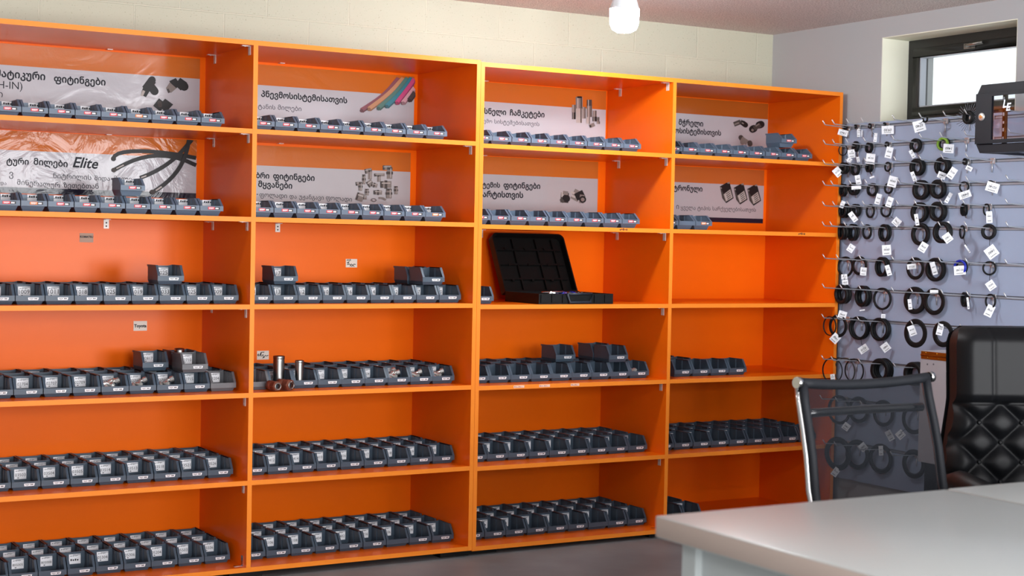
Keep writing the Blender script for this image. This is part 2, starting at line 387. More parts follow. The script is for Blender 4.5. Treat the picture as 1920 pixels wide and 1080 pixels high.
# ------------------------------------------------------------------ cabinets
TB, DEP, W1 = 0.01904, 0.5538, 1.0
ZS = [2.13075, 1.78064, 1.43061, 1.08156, 0.72754, 0.37554, 0.02556]       # upper faces of the boards
ZS = [z + ZO for z in ZS]
MA = Matrix()
MBm = T((2 * TB + 1 + 0.00647, 0.0096, -0.00627)) @ Rz(-0.01276)
CABM = {1: MA, 2: MA, 3: MBm, 4: MBm}
BAYX = {1: (-1.03, 0.0), 2: (TB, 1 + TB), 3: (TB, 1.0009 + TB), 4: (2 * TB + 1.0009, 2 * TB + 2.0018)}   # clear width in cabinet coordinates
def cabinet(M, x0, x1, xp, bays, label, brk):
    r = thing('shelf_cabinet', label, 'shelf', M)
    zt, zb = ZS[0], ZS[6] - TB
    def panel(name, xa, xb):
        b = MB(); b.box(xa, xb, 0.0, DEP, zb, zt, 0, 1); b.build(name, [ORANGE, EDGE], r)
    panel('side_panel', x0 - TB, x0); panel('side_panel', x1, x1 + TB); panel('partition', xp, xp + TB)
    b = MB(); b.box(x0 - TB, x1 + TB, DEP, DEP + .004, zb, zt); b.build('back_panel', ORANGE, r)
    for bay in bays:
        a0, a1 = BAYX[bay]
        for k, z in enumerate(ZS):
            nm = 'top_board' if k == 0 else ('bottom_board' if k == 6 else 'shelf')
            b = MB(); b.box(a0, a1, 0.0005, DEP, z - TB, z, 0, 1); sh = b.build(nm, [ORANGE, EDGE], r)
            if bay == 3 and k == 4:
                b = MB()
                for (p0, p1) in ((963, 983), (1011, 1031), (1070, 1086)):
                    q0 = hit(p0, 724, 1, 0, M).x; q1 = hit(p1, 722, 1, 0, M).x
                    b.box(q0, q1, -.0006, 0, z - .014, z - .003, 0)
                    for j in range(6): b.box(q0 + .004 + j * (q1 - q0 - .01) / 6, q0 + .008 + j * (q1 - q0 - .01) / 6, -.0009, -.0006, z - .0115, z - .006 - .002 * (j % 3), 1)
                b.build('sticker', [mat('pale_sticker', S(232, 190, 170), .6), mat('red_grey_print', S(170, 90, 70), .6)], sh)
            if (bay == 3 and k == 2) or (bay == 4 and k == 2):
                b = MB(); q = hit(1162 if bay == 3 else 1497, 430 if bay == 3 else 437, 1, 0, M).x
                for j in range(5):
                    b.box(q + j * .009, q + j * .009 + .006, -.0005, 0, z - .012 + .002 * (j % 2), z - .006 + .002 * (j % 3))
                b.build('pen_mark', INK, sh)
        # zinc angle brackets under the boards
        sides = brk[bay]
        for k in range(6):
            for yb in sides[k]:
                b = MB(); z = ZS[k] - TB; xs = a1
                b.box(xs - .034, xs, yb, yb + .016, z - .0022, z); b.box(xs - .003, xs, yb - .003, yb + .017, z - .036, z)
                b.tube([(xs - .0022, yb + .008, z - .026), (xs - .004, yb + .008, z - .026)], .0035, 8)
                b.tube([(xs - .02, yb + .008, z - .002), (xs - .02, yb + .008, z - .004)], .0035, 8)
                b.build('bracket', ZINC, r)
        # plate on the back panel under the upper boards
        for k in ((0, 1, 2, 3) if bay < 3 else (0, 1, 2)):
            z = ZS[k] - TB; xc = {1: -.42, 2: .34, 3: .32, 4: 1.37}[bay]
            b = MB(); b.box(xc - .011, xc + .011, DEP - .03, DEP - .004, z - .002, z); 
            if k == 2:
                b.box(xc - .011, xc + .011, DEP - .0025, DEP - .0003, z - .038, z, 0)
                for dz in (.014, .028): b.tube([(xc, DEP - .0026, z - dz), (xc, DEP - .0034, z - dz)], .0035, 8, 1)
            b.build('bracket', [ZINC, INK], r)
    # angle on the bottom board
    for bay in bays:
        if bay in (1, 3):
            a1 = BAYX[bay][1]; z = ZS[6]; b = MB()
            b.box(a1 - .036, a1, .035, .051, z, z + .0022); b.box(a1 - .0022, a1, .035, .051, z, z + .042)
            b.build('bracket', CHROME, r)
    zf = M.translation.z
    for xf in (x0 + .05, xp + .01, x1 - .05):
        for yf in (.03, .45):
            b = MB(); b.box(xf - .07, xf + .07, yf, yf + .07, -zf, zb); b.build('foot', BLACK, r)
    return r
F_, R_ = .035, .43
brk = {1: [(F_, R_)] * 4 + [(F_,)] * 2, 2: [(), (F_,), (), (), (), ()], 3: [(F_, R_)] * 3 + [(F_,)] * 3, 4: [()] * 6}
cabA = cabinet(MA, -1.03, 1 + TB, 0.0, (1, 2), 'left orange double shelf cabinet with two bays of seven boards', brk)
cabB = cabinet(MBm, TB, 2 * TB + 2.0018, TB + 1.0009, (3, 4), 'right orange double shelf cabinet standing in the room corner', brk)

# ------------------------------------------------------------------ storage bins
def bin_body(w, d, h, lip0, lip1, sl, grey):
    b = MB(); hw = w / 2; t = .0024; yb0 = .026 if lip0 > .018 else .014; base = hw - (.0125 if lip0 > .018 else .009)
    for sgn in (-1, 1):
        xo, xi = sgn * (hw - .0028), sgn * (hw - .0028 - t)
        pts = [(xo, .004, lip0 + .002), (xo, .004, lip1), (xo, sl, h), (xo, d, h), (xo, d, lip0 + .002)]
        b.prism(pts, (xi - xo, 0, 0))
        # tapering skirt down to the base
        q = [(sgn * (hw - .0028), yb0 - .006, lip0 + .002), (sgn * (hw - .0028), d, lip0 + .002), (sgn * base, d - .004, 0), (sgn * base, yb0, 0)]
        b.prism(q, (-sgn * t, 0, 0))
        # front flange following the cut-away edge, top rim and inner rib
        xa, xb = sgn * hw, sgn * (hw - .0095)
        b.prism([(xa, 0, lip1), (xa, sl - .004, h), (xa, sl, h), (xa, .004, lip1)], (xb - xa, 0, 0))
        b.box(min(sgn * hw, xi), max(sgn * hw, xi), sl, d + .003, h - .0035, h)
        yr = sl + (d - sl) * .42
        b.prism([(xi, yr, lip0), (xi - sgn * .003, yr + .004, lip0), (xi - sgn * .003, yr + .016, lip0), (xi, yr + .02, lip0)], (0, 0, h - lip0 - .004))
    b.box(-hw, hw, 0, .003, lip0, lip1)                                     # lip
    b.poly([(-hw + .003, yb0 - .006, lip0 + .001), (hw - .003, yb0 - .006, lip0 + .001), (base, yb0, 0), (-base, yb0, 0)])
    b.box(-hw + .002, hw - .002, .002, yb0 - .004, lip0, lip0 + .002)
    b.box(-hw + .003, hw - .003, .004, d, lip0 + .0005, lip0 + .002) if False else None
    b.box(-base, base, yb0, d - .004, 0, .0025)                            # floor
    # rear wall, with a dipped rim and a ledge
    n = 8; top = []
    for k in range(n + 1):
        u = -1 + 2 * k / n; top.append((u * (hw - .003), d - t, h - .006 * (1 - u * u)))
    b.prism(top + [(hw - .003, d - t, lip0), (base, d - t, 0), (-base, d - t, 0), (-hw + .003, d - t, lip0)], (0, t, 0))
    b.box(-hw, hw, d, d + .003, h - .0075, h - .004)
    b.box(.002, hw - .02, d - t - .0022, d - t, h - .0165, h - .0148)
    for sx in (-.6, .6): b.box(sx * base - .004, sx * base + .004, d * .2, d * .26, -.0, .001)
    return b.mesh('bin_body', [grey])
SM = dict(w=.0965, d=.125, h=.07, l0=.0205, l1=.0405, sl=.042)
LG = dict(w=.1068, d=.134, h=.075, l0=.013, l1=.0335, sl=.032)
ME_S = bin_body(SM['w'], SM['d'], SM['h'], SM['l0'], SM['l1'], SM['sl'], BINS_M)
ME_L = bin_body(LG['w'], LG['d'], LG['h'], LG['l0'], LG['l1'], LG['sl'], BIN)
ME_G = bin_body(LG['w'], LG['d'], LG['h'], LG['l0'], LG['l1'], LG['sl'], BING)
def small_tag(col):
    b = MB(); y = -.0006
    x0, x1, z0, z1 = -.016, .033, .0262, .0365
    b.box(x0, x1, y, 0, z0, z1, 2)
    xm = x0 + .028
    b.box(x0, xm, y - .0003, y, z0, z1, 1)
    for k in range(5): b.box(x0 + .0035 + k * .0044, x0 + .0072 + k * .0044, y - .0006, y - .0003, z0 + .0042, z0 + .0078, 0)
    b.box(x0 + .004, x0 + .02, y - .0006, y - .0003, z0 + .002, z0 + .0028, 0)
    for k in range(3): b.box(xm + .003 + k * .0045, xm + .0068 + k * .0045, y - .0004, y, z0 + .002, z0 + .0075, 0)
    return b.mesh('lip_tag', [WHITE, col, BLK])
TAG_R, TAG_O = small_tag(RED), small_tag(ORTAG)
def big_tag():
    b = MB(); y = -.0006; z0, z1 = .0165, .0262; x0, x1 = -.008, .032
    b.prism([(x0 + .001, y, z0), (x1 - .003, y, z0), (x1, y, z1), (x0, y, z1)], (0, -y, 0), 0)
    for k in range(5): b.box(x0 + .004 + k * .0034, x0 + .0066 + k * .0034, y - .0003, y, z0 + .004, z0 + .0068, 1)
    b.box(x0 + .008, x0 + .016, y - .0003, y, z0 + .0018, z0 + .0026, 1)
    for k in range(2): b.box(x0 + .0235 + k * .0058, x0 + .0285 + k * .0058, y - .0003, y, z0 + .003, z0 + .0072, 1)
    return b.mesh('lip_tag', [WHITE, BLK])
TAG_B = big_tag()
_lab = {}
def num_label(txt, small, x0, x1, z0, z1, yb):
    key = (txt, small)
    if key in _lab: return _lab[key]
    b = MB(); y = yb
    b.box(x0, x1, y - .0007, y, z0, z1, 0)
    n = 6; wd = (x1 - x0 - .008) / n
    for k in range(n): b.box(x0 + .006 + k * wd * .8, x0 + .006 + k * wd * .8 + wd * .5, y - .001, y - .0007, z1 - .0085 + .001 * (k % 2), z1 - .0055, 1)
    if txt:
        hgt = .0155 if not small else .0125
        add_text(b, txt, (x0 + .003, y - .0011, z0 + (z1 - z0) * .28), (1, 0, 0), (0, 0, 1), width=x1 - x0 - .006, height=hgt, mi=1, bold=.0)
        b.box(x0 + .012, x0 + .018, y - .001, y - .0007, z0 + .0035, z0 + .0065, 1)
    else:
        for k in range(4): b.box(x0 + .006 + k * .0085, x0 + .0115 + k * .0085, y - .001, y - .0007, z0 + .012, z0 + .02 - .002 * (k % 2), 1)
    _lab[key] = b.mesh('number_label', [WHITE, INK]); return _lab[key]
ORD = ['', 'rightmost', 'second from right', 'third from right', 'fourth from right', 'fifth from right', 'sixth from right', 'seventh from right', 'eighth from right', 'ninth from right', 'tenth from right']
BAYN = {1: 'leftmost bay', 2: 'second bay', 3: 'third bay', 4: 'rightmost bay'}
SHN = {1: 'top shelf', 2: 'second shelf', 3: 'third shelf', 4: 'fourth shelf', 5: 'fifth shelf', 6: 'bottom board'}
def put_bin(kind, bay, x, y, z, label, group, num='-', tagm=None, rot=0.0, M=None):
    z += .0005
    big = kind != 'S'
    me = {'S': ME_S, 'L': ME_L, 'G': ME_G}[kind]; P = LG if big else SM
    r = thing('storage_bin' if big else 'small_parts_bin', label, 'bin' if big else 'small bin', (M or CABM[bay]) @ T((x, y, z)) @ Rz(rot), group)
    inst('body', me, r)
    if tagm is None: tagm = TAG_B if big else TAG_R
    if tagm: inst('lip_tag', tagm, r)
    if num != '-':
        if big: lm = num_label(num, False, -.014, .032, .024, .0625, P['d'] - .0026)
        else: lm = num_label(num, True, .004, .04, .042, .066, P['d'] - .0026)
        inst('number_label', lm, r)
    return r
# two upper rows: one line of smaller bins per shelf
small_rows = {(1, 1): (-.080, 9), (1, 2): (-.080, 9), (2, 1): (.933, 9), (2, 2): (.933, 9), (3, 1): (.9154, 9), (3, 2): (.917, 9), (4, 1): (1.954, 9), (4, 2): (1.340, 3)}
otags = {(1, 1, 4), (1, 2, 8), (2, 2, 1), (4, 2, 1)}
for (bay, row), (xr, n) in small_rows.items():
    for i in range(n):
        num = ''
        if bay == 3 or (bay == 4): num = '-'
        lab = 'slate bin with %s lip tag, %s on %s, %s' % ('orange' if (bay, row, i + 1) in otags else 'red', ORD[i + 1], SHN[row], BAYN[bay])
        tg = TAG_O if (bay, row, i + 1) in otags else None
        if bay == 4 and row == 2 and i == 1: tg = False; lab = 'slate bin without lip tag, second from right on second shelf, rightmost bay'
        put_bin('S', bay, xr - .0998 * i - SM['w'] / 2, .10 + random.uniform(-.002, .002), ZS[row], lab, 'small bins on the two upper shelves', num, tg)
p = hit(272, 358, 1, .11)
put_bin('S', 1, p.x - SM['w'] / 2, .11, ZS[2] + SM['h'] + .0015, 'small slate bin stacked alone on the bins of second shelf of leftmost bay', 'small bins on the two upper shelves', '')
p = hit(1494, 264, 1, .11, MBm)
put_bin('S', 4, p.x - SM['w'] / 2, .11, ZS[1] + SM['h'] + .0015, 'small slate bin stacked alone on the bins of top shelf of rightmost bay', 'small bins on the two upper shelves', '-')
# four lower rows of larger bins
NUM = {(1, 3): ['1009', '1025', '1033', '1019', '1025', '1018', '1011', '1009', '1007'], (2, 3): ['1020', '1017', '1012', '1014', '1016', '1010', '1112', '1113', '1108'],
       (1, 4): ['03204', '02715', '02716', '02714', '02711', '02709', '02707', '02704', '02702'], (2, 4): ['02610', '02608', '02607', '02604', '02605', '02612', '02606', '03371', '03370'],
       (1, 5): ['03526', '03521', '03518', '03513', '03514', '03505', '03504', '03503', '03502'], (2, 5): ['03420', '03419', '03418', '03417', '03416', '03410', '03414', '03412', '03408'],
       (1, 6): ['05506', '05503', '05204', '05306', '05304', '', '805008', '805005', '805004'], (2, 6): ['05110', '05109', '05106', '05216', '05402', '05404', '05108', '05106', '05105']}
big_rows = {(1, 3): (-.025, .075, 9, 1), (2, 3): (.996, .075, 9, 1),
            (1, 4): (-.022, .10, 9, 3), (2, 4): (.984, .10, 9, 3), (3, 4): (.984, .10, 9, 3),
            (1, 5): (-.025, .11, 9, 3), (2, 5): (.998, .11, 9, 3), (3, 5): (.990, .11, 9, 3), (4, 5): (2.028, .11, 9, 3),
            (1, 6): (-.029, .12, 9, 3), (2, 6): (1.006, .12, 9, 3), (3, 6): (1.002, .12, 9, 3)}
ROWN = ['front row', 'middle row', 'rear row']
BINS = {}
for (bay, row), (xr, y0, n, deep) in big_rows.items():
    for r_ in range(deep):
        for i in range(n):
            num = '' if r_ else NUM.get((bay, row), ['-' if row == 4 else ''] * 9)[i]
            if r_ and row == 4 and random.random() < .5: num = '-'
            kind = 'G' if (bay, row) == (1, 4) and r_ == 0 and i == 0 or (bay, row, r_, i) == (2, 4, 0, 8) else 'L'
            where = '%s, %s on %s of %s' % (ROWN[r_], ORD[i + 1], SHN[row], BAYN[bay]) if deep > 1 else '%s on %s of %s' % (ORD[i + 1], SHN[row], BAYN[bay])
            lab = ('grey' if kind == 'G' else 'slate') + ' bin in ' + where if deep > 1 else 'large slate bin, ' + where
            xl_ = BAYX[bay][0]; xr2 = xr + .006; pit = min(.1102, (xr2 - xl_ - .0012 - LG['w']) / (n - 1)); xx = xr2 - pit * i - LG['w'] / 2
            tg = False if (kind == 'G' or (bay, row, r_, i) in ((2, 6, 0, 2), (3, 6, 0, 2)) or r_) else None
            BINS[(bay, row, r_, i)] = (xx, y0 + .1385 * r_, ZS[row])
            put_bin(kind, bay, xx, y0 + .1385 * r_ + random.uniform(-.0015, .0015), ZS[row], lab, 'large bins on the four lower shelves', num, tg, rot=0)
# slivers of more bins behind the front line on the third shelf of the two left bays
b = MB(); vs = [v.co.copy() for v in ME_L.vertices]; fs = [tuple(p.vertices) for p in ME_L.polygons]
for bay in (1, 2):
    for r_ in (1, 2):
        for i in range(9):
            x, y, z = BINS[(bay, 3, 0, i)]
            if (bay, r_, i) in ((2, 1, 0), (2, 1, 1)): pass
            b.geo(vs, fs, lambda p, x=x, y=y, z=z, r_=r_: (p.x + x, p.y + y + .1385 * r_, p.z + z + .0005))
o = tag(b.build('storage_bin_rows', BIN), 'slate bins mostly hidden behind the front line on third shelf of left bays', 'bins'); o['kind'] = 'stuff'
# a few columns at the left end of the rightmost bay
for i in range(4):
    xx = 1.572 - .1092 * i - LG['w'] / 2
    put_bin('L', 4, xx, .10, ZS[4], 'slate bin in front row, %s on fourth shelf of rightmost bay' % ORD[i + 1], 'large bins on the four lower shelves')
    if i >= 2:
        for r_ in (1, 2): put_bin('L', 4, xx, .10 + .1385 * r_, ZS[4], 'slate bin in %s, %s column on fourth shelf of rightmost bay' % (ROWN[r_], ORD[i + 1]), 'large bins on the four lower shelves', '-', False)
xr4 = hit(1316, 958, 1, .12, MBm).x
for i in range(2):
    for r_ in range(3):
        put_bin('L', 4, xr4 - .1102 * i - LG['w'] / 2, .12 + .1385 * r_, ZS[6], 'slate bin in the %s, %s column of two on bottom board, rightmost bay' % (ROWN[r_], 'right' if i == 0 else 'left'), 'large bins on the four lower shelves', '', False)
# bins stacked on top of other bins
G6 = 'large bins on the four lower shelves'
def stack(bay, row, px, py, y, label, num='-', kind='L', lev=1):
    q = hit(px, py, 1, y, CABM[bay])
    put_bin(kind, bay, q.x - LG['w'] / 2, y, ZS[row] + LG['h'] * lev + .0015, label, G6, num)
    return q.x - LG['w'] / 2, y, ZS[row] + LG['h'] * lev
stack(1, 3, 345, 528, .09, 'slate bin stacked alone on the third shelf bins of leftmost bay', '1025')
stack(2, 3, 558.7, 526, .12, 'slate bin stacked at left on the third shelf bins of second bay', '1017')
q = stack(2, 3, 833.5, 530, .09, 'slate bin stacked at right front on the third shelf bins of second bay', '-')
put_bin('L', 2, q[0] - .004, q[1] + .1385, q[2] + .0015, 'slate bin stacked behind another at right on third shelf of second bay', G6, '-')
stack(1, 4, 316, 681, .245, 'slate bin numbered 2817 stacked on fourth shelf of leftmost bay', '02817')
stack(1, 4, 390, 695, .12, 'grey bin stacked at the front on fourth shelf of leftmost bay', '02710', 'G')
NIP = stack(1, 4, 372, 686, .262, 'slate bin holding a steel ring behind the stacked grey bin, leftmost bay', '-')
stack(3, 4, 1079, 666, .20, 'slate bin stacked at left on the fourth shelf bins of third bay')
q = stack(3, 4, 1177.6, 675, .12, 'slate bin stacked at right front on fourth shelf of third bay')
put_bin('L', 3, q[0], q[1] + .1385, q[2] + .0015, 'slate bin stacked behind another on fourth shelf of third bay', G6, '-')
q = hit(916, 562, 1, .075, MBm)
put_bin('L', 3, TB + .001 + LG['w'] / 2 if q.x - LG['w'] < TB + .001 else q.x - LG['w'] / 2, .075, ZS[3], 'slate bin left of the open black case on third shelf of third bay', G6)

# ------------------------------------------------------------------ posters behind the two upper rows
YP = DEP - .0014; PTOP = {}
def poster(bay, row, right_px, top_z, band_z, bottom_z, label, bump, scale, colw=S(172, 174, 180), colo=S(184, 100, 36)):
    M = CABM[bay]; x0 = BAYX[bay][0] + .004
    x1 = hit(right_px[0], right_px[1], 1, YP, M).x
    top_z = min(top_z, ZS[row - 1] - TB - .003); bottom_z = max(bottom_z, ZS[row] + .003)
    r = thing('poster', label, 'poster', M, 'posters behind the upper bins'); PTOP[bay] = top_z
    wm = poster_mat('poster_white_%d%d' % (bay, row), colw, bump, scale); om = poster_mat('poster_orange_%d%d' % (bay, row), colo, bump, scale); dm = poster_mat('poster_navy_%d%d' % (bay, row), S(26, 26, 44), bump * .5, scale)
    zs = [top_z, band_z, bottom_z + .024, bottom_z]
    for nm, za, zb, m in (('orange_band', zs[0], zs[1], om), ('white_field', zs[1], zs[2], wm), ('navy_strip', zs[2], zs[3], dm)):
        b = MB(); b.box(x0, x1, YP, DEP - .0005, zb, za); b.build(nm, m, r)
    return r
def on_poster(bay, px, py): return hit(px, py, 1, YP - .0004, CABM[bay])
def text_line(mb, bay, s, pa, pb, h, bold=0.0, mi=0, shear=0.0):
    a = on_poster(bay, *pa); c = on_poster(bay, *pb); d = c - a
    # the line of print runs level on the poster
    add_text(mb, s, a, d.normalized(), (0, 0, 1), width=d.length, height=h, bold=bold, mi=mi, shear=shear)
def picture(parent, bay, org, sc, items, name='picture'):
    mats = []; b = MB()
    for k, (m, pts) in enumerate(items):
        if m not in mats: mats.append(m)
        mi = mats.index(m); P = []
        for (x, y) in pts:
            q = on_poster(bay, org[0] + x / sc, org[1] + y / sc); q.y -= .00012 * k; q.z = min(q.z, PTOP[bay] - .001); P.append(q)
        b.poly(P, mi)
    return b.build(name, mats, parent)
def capsule(x0, y0, x1, y1, w, w2=None, n=6):
    w2 = w2 or w; a = math.atan2(y1 - y0, x1 - x0); pts = []
    for k in range(n + 1):
        t = a + pi / 2 + pi * k / n; pts.append((x0 + w * cos(t), y0 + w * sin(t)))
    for k in range(n + 1):
        t = a - pi / 2 + pi * k / n; pts.append((x1 + w2 * cos(t), y1 + w2 * sin(t)))
    return pts
def bar(x0, y0, x1, y1, w, w2=None):
    w2 = w2 or w; L = math.hypot(x1 - x0, y1 - y0); nx, ny = -(y1 - y0) / L, (x1 - x0) / L
    return [(x0 + nx * w, y0 + ny * w), (x1 + nx * w2, y1 + ny * w2), (x1 - nx * w2, y1 - ny * w2), (x0 - nx * w, y0 - ny * w)]
def curve_strip(pts, w):
    L = []; R = []; n = len(pts)
    for k in range(n):
        a = pts[max(k - 1, 0)]; c = pts[min(k + 1, n - 1)]; l = math.hypot(c[0] - a[0], c[1] - a[1]); nx, ny = -(c[1] - a[1]) / l * w, (c[0] - a[0]) / l * w
        L.append((pts[k][0] + nx, pts[k][1] + ny)); R.append((pts[k][0] - nx, pts[k][1] - ny))
    return [[L[k], L[k + 1], R[k + 1], R[k]] for k in range(n - 1)]
def bez(p0, p1, p2, p3, n=10):
    return [tuple((1 - t) ** 3 * a + 3 * t * (1 - t) ** 2 * b_ + 3 * t * t * (1 - t) * c + t ** 3 * d for a, b_, c, d in zip(p0, p1, p2, p3)) for t in [k / n for k in range(n + 1)]]
def zp(bay, px, py): return on_poster(bay, px, py).z
TXT = mat('poster_ink', S(18, 20, 30), .5, spec=.2)
def headline(parent, bay, lines):
    for (s, pa, pb, h, bold, sh) in lines:
        b = MB(); text_line(b, bay, s, pa, pb, h, bold, 0, sh); b.build('headline' if bold else 'text_line', TXT, parent)

# bay 1, row 1
p = poster(1, 1, (374.5, 160), zp(1, 370, 110), zp(1, 374, 148), ZS[1] + .03, 'glossy poster with black elbow fittings behind top shelf bins of leftmost bay', .4, 3.5)
headline(p, 1, [('მატიკური', (-9, 143), (85, 150), .058, .034, 0), ('ფიტინგები', (101, 153), (198, 160), .058, .034, 0), ('H-IN)', (-4, 165), (42, 168), .052, .0, 0), ('ი', (-3, 182), (5, 182.5), .05, 0, 0)])
picture(p, 1, (0, 20), 4, [(PBLK, bar(1075, 640, 1105, 575, 22, 30)), (PBLK, bar(1090, 590, 1145, 520, 30, 32)), (PBLK, capsule(1125, 560, 1160, 605, 30)), (PBLK, capsule(1140, 520, 1140, 525, 28)), (GREYL, bar(1062, 640, 1080, 600, 10, 10)),
    (PBLK, bar(1290, 560, 1335, 530, 38, 30)), (PBLK, bar(1330, 530, 1380, 570, 34, 38)), (PBLK, capsule(1375, 560, 1382, 570, 32)), (GREYP, bar(1262, 600, 1298, 560, 26, 34)), (GREYD, bar(1255, 605, 1270, 598, 16, 16)),
    (PBLK, bar(1175, 735, 1220, 680, 34, 36)), (PBLK, bar(1215, 685, 1270, 735, 34, 42)), (GREYD, capsule(1195, 690, 1200, 710, 16))])
# bay 1, row 2
p = poster(1, 2, (368.5, 300), zp(1, 366, 258), zp(1, 368, 297), zp(1, 368, 373), 'wrinkled glossy poster with black brake hoses behind second shelf of leftmost bay', 1.0, 6)
headline(p, 1, [('ტური', (12, 307), (54, 308.5), .05, .03, 0), ('მილები', (63, 308.5), (127, 313), .05, .03, 0), ('Elite', (136, 313), (184, 316.5), .058, .02, .3),
    ('ნიტრილის', (100, 334), (171, 337.5), .05, 0, 0), ('შიდა', (177, 338), (206, 339), .05, 0, 0), ('მილი', (213, 339), (247, 340.5), .05, 0, 0), ('ვ', (17, 331), (25, 331.5), .05, 0, 0), ('და', (0, 346), (12, 346.5), .05, 0, 0), ('მინერალურ', (32, 346), (112, 352), .05, 0, 0), ('ზეთებთან', (119, 351.5), (185, 354), .05, .006, 0)])
it = []
for c in (bez((850, 270), (860, 190), (1150, 200), (1470, 265)), bez((855, 355), (1000, 270), (1200, 180), (1470, 320)), bez((1050, 415), (1280, 330), (1360, 220), (1440, 125)), bez((1150, 520), (1290, 430), (1390, 330), (1415, 125))):
    it += [(PBLK, q) for q in curve_strip(c, 15)]
it += [(PBLK, capsule(850, 270, 851, 272, 17)), (GREYD, capsule(852, 355, 853, 357, 16)), (GREYD, capsule(1140, 520, 1143, 522, 18)), (GREYL, bar(870, 345, 925, 318, 5)), (GREYL, bar(1165, 510, 1210, 480, 6)), (GREYL, bar(1055, 412, 1095, 398, 5))]
picture(p, 1, (0, 230), 4, it)
# bay 2, row 1
p = poster(2, 1, (776.5, 190), zp(2, 770, 143), zp(2, 776, 180), ZS[1] + .03, 'glossy poster with coloured air tubes behind top shelf bins of second bay', .22, 4)
headline(p, 2, [('პნევმოსისტემისათვის', (489.5, 181), (651, 193.5), .056, .034, 0), ('ტანის', (484, 203), (516, 205.5), .05, 0, 0), ('მილები', (521, 205.5), (565, 208.5), .05, 0, 0)])
tubes = [((950, 590), (1060, 520), (1150, 470), (1230, 340), S(120, 62, 74)), ((1005, 580), (1100, 510), (1190, 450), (1265, 340), S(176, 128, 92)), ((1075, 575), (1150, 510), (1230, 450), (1295, 340), S(70, 112, 104)), ((1135, 560), (1210, 490), (1280, 430), (1325, 340), S(38, 118, 134)), ((1210, 535), (1270, 460), (1320, 400), (1345, 350), S(180, 66, 118)), ((1255, 535), (1300, 480), (1330, 440), (1345, 420), S(190, 150, 160)), ((1300, 515), (1320, 490), (1335, 470), (1345, 450), S(60, 52, 54))]
it = []
for k, (a, b1, c, d, col) in enumerate(tubes):
    m = mat('tube_print_%d' % k, col, .35); md = mat('tube_print_dark_%d' % k, tuple(v * .45 for v in col[:3]) + (1,), .4)
    cv = bez(a, b1, c, d, 8); it += [(m, q) for q in curve_strip(cv, 19)] + [(md, q) for q in curve_strip([(x + 11, y + 11) for x, y in cv], 5)] + [(md, capsule(a[0], a[1], a[0] + 1, a[1] + 1, 13))]
it = [(m, [(min(x, 1346), max(y, 338)) for x, y in q]) for m, q in it]
picture(p, 2, (440, 60), 4, it)
# bay 2, row 2
p = poster(2, 2, (769.5, 330), zp(2, 765, 286.5), zp(2, 769, 322.5), ZS[2] + .035, 'glossy poster with a cluster of grey pipe fittings behind second shelf of second bay', .22, 4, S(170, 170, 173))
headline(p, 2, [('ბრი', (480, 333.5), (505, 334.5), .055, .034, 0), ('ფიტინგები', (512, 335), (590, 339), .055, .034, 0), ('მყვანები', (484, 350), (548, 353.5), .055, .034, 0), ('-', (481, 367), (484, 367.3), .05, 0, 0), ('ფოლადი', (486.5, 369), (538, 371.5), .048, 0, 0), ('და', (543, 371.5), (556, 372.5), .048, 0, 0), ('უჟანგავი', (561, 372.5), (607, 374.5), .048, 0, 0), ('ფოლადი', (611, 374.5), (660, 378), .048, 0, 0)])
def fit(x0, y0, x1, y1, w, m=GREYP, nut=True):
    L = math.hypot(x1 - x0, y1 - y0); o = [(m, bar(x0, y0, x1, y1, w))]
    ux, uy = (x1 - x0) / L, (y1 - y0) / L
    o.append((GREYD, bar(x0, y0, x0 + ux * L * .22, y0 + uy * L * .22, w * .95)))
    if nut: mx, my = (x0 + x1) / 2, (y0 + y1) / 2; o.append((GREYD, bar(mx - ux * L * .12, my - uy * L * .12, mx + ux * L * .12, my + uy * L * .12, w * 1.22)))
    o.append((GREYL, bar(x0 + ux * L * .1 + uy * w * .4, y0 + uy * L * .1 - ux * w * .4, x1 - ux * L * .1 + uy * w * .4, y1 - uy * L * .1 - ux * w * .4, w * .16)))
    return o
it = fit(430, 310, 560, 290, 45, GREYP, False) + fit(530, 280, 525, 455, 36, GREYP, False) + fit(760, 240, 920, 240, 42, GREYP, False) + fit(890, 230, 885, 445, 50) + fit(600, 375, 795, 370, 27, GREYP, False) + fit(690, 380, 690, 500, 32, GREYP, False)
it += fit(412, 365, 412, 545, 28) + fit(262, 540, 370, 530, 34, GREYP, False) + fit(350, 510, 345, 665, 32) + fit(480, 560, 570, 500, 58, GREYP, False) + fit(540, 545, 655, 575, 36) + fit(715, 550, 915, 550, 62) + fit(1000, 580, 1000, 730, 30) + fit(465, 630, 465, 750, 32) + fit(590, 695, 740, 700, 38) + fit(868, 625, 868, 805, 48) + fit(275, 760, 395, 800, 72, GREYP, False) + fit(390, 790, 455, 795, 34, GREYP, False)
it += [(GREYD, q) for q in curve_strip(bez((540, 835), (560, 795), (620, 800), (628, 840), 6) + bez((628, 840), (615, 870), (560, 870), (540, 835), 6), 5)] + [(GREYP, q) for q in curve_strip(bez((685, 800), (720, 790), (770, 800), (805, 835), 6), 16)]
picture(p, 2, (640, 290), 9.82, it)
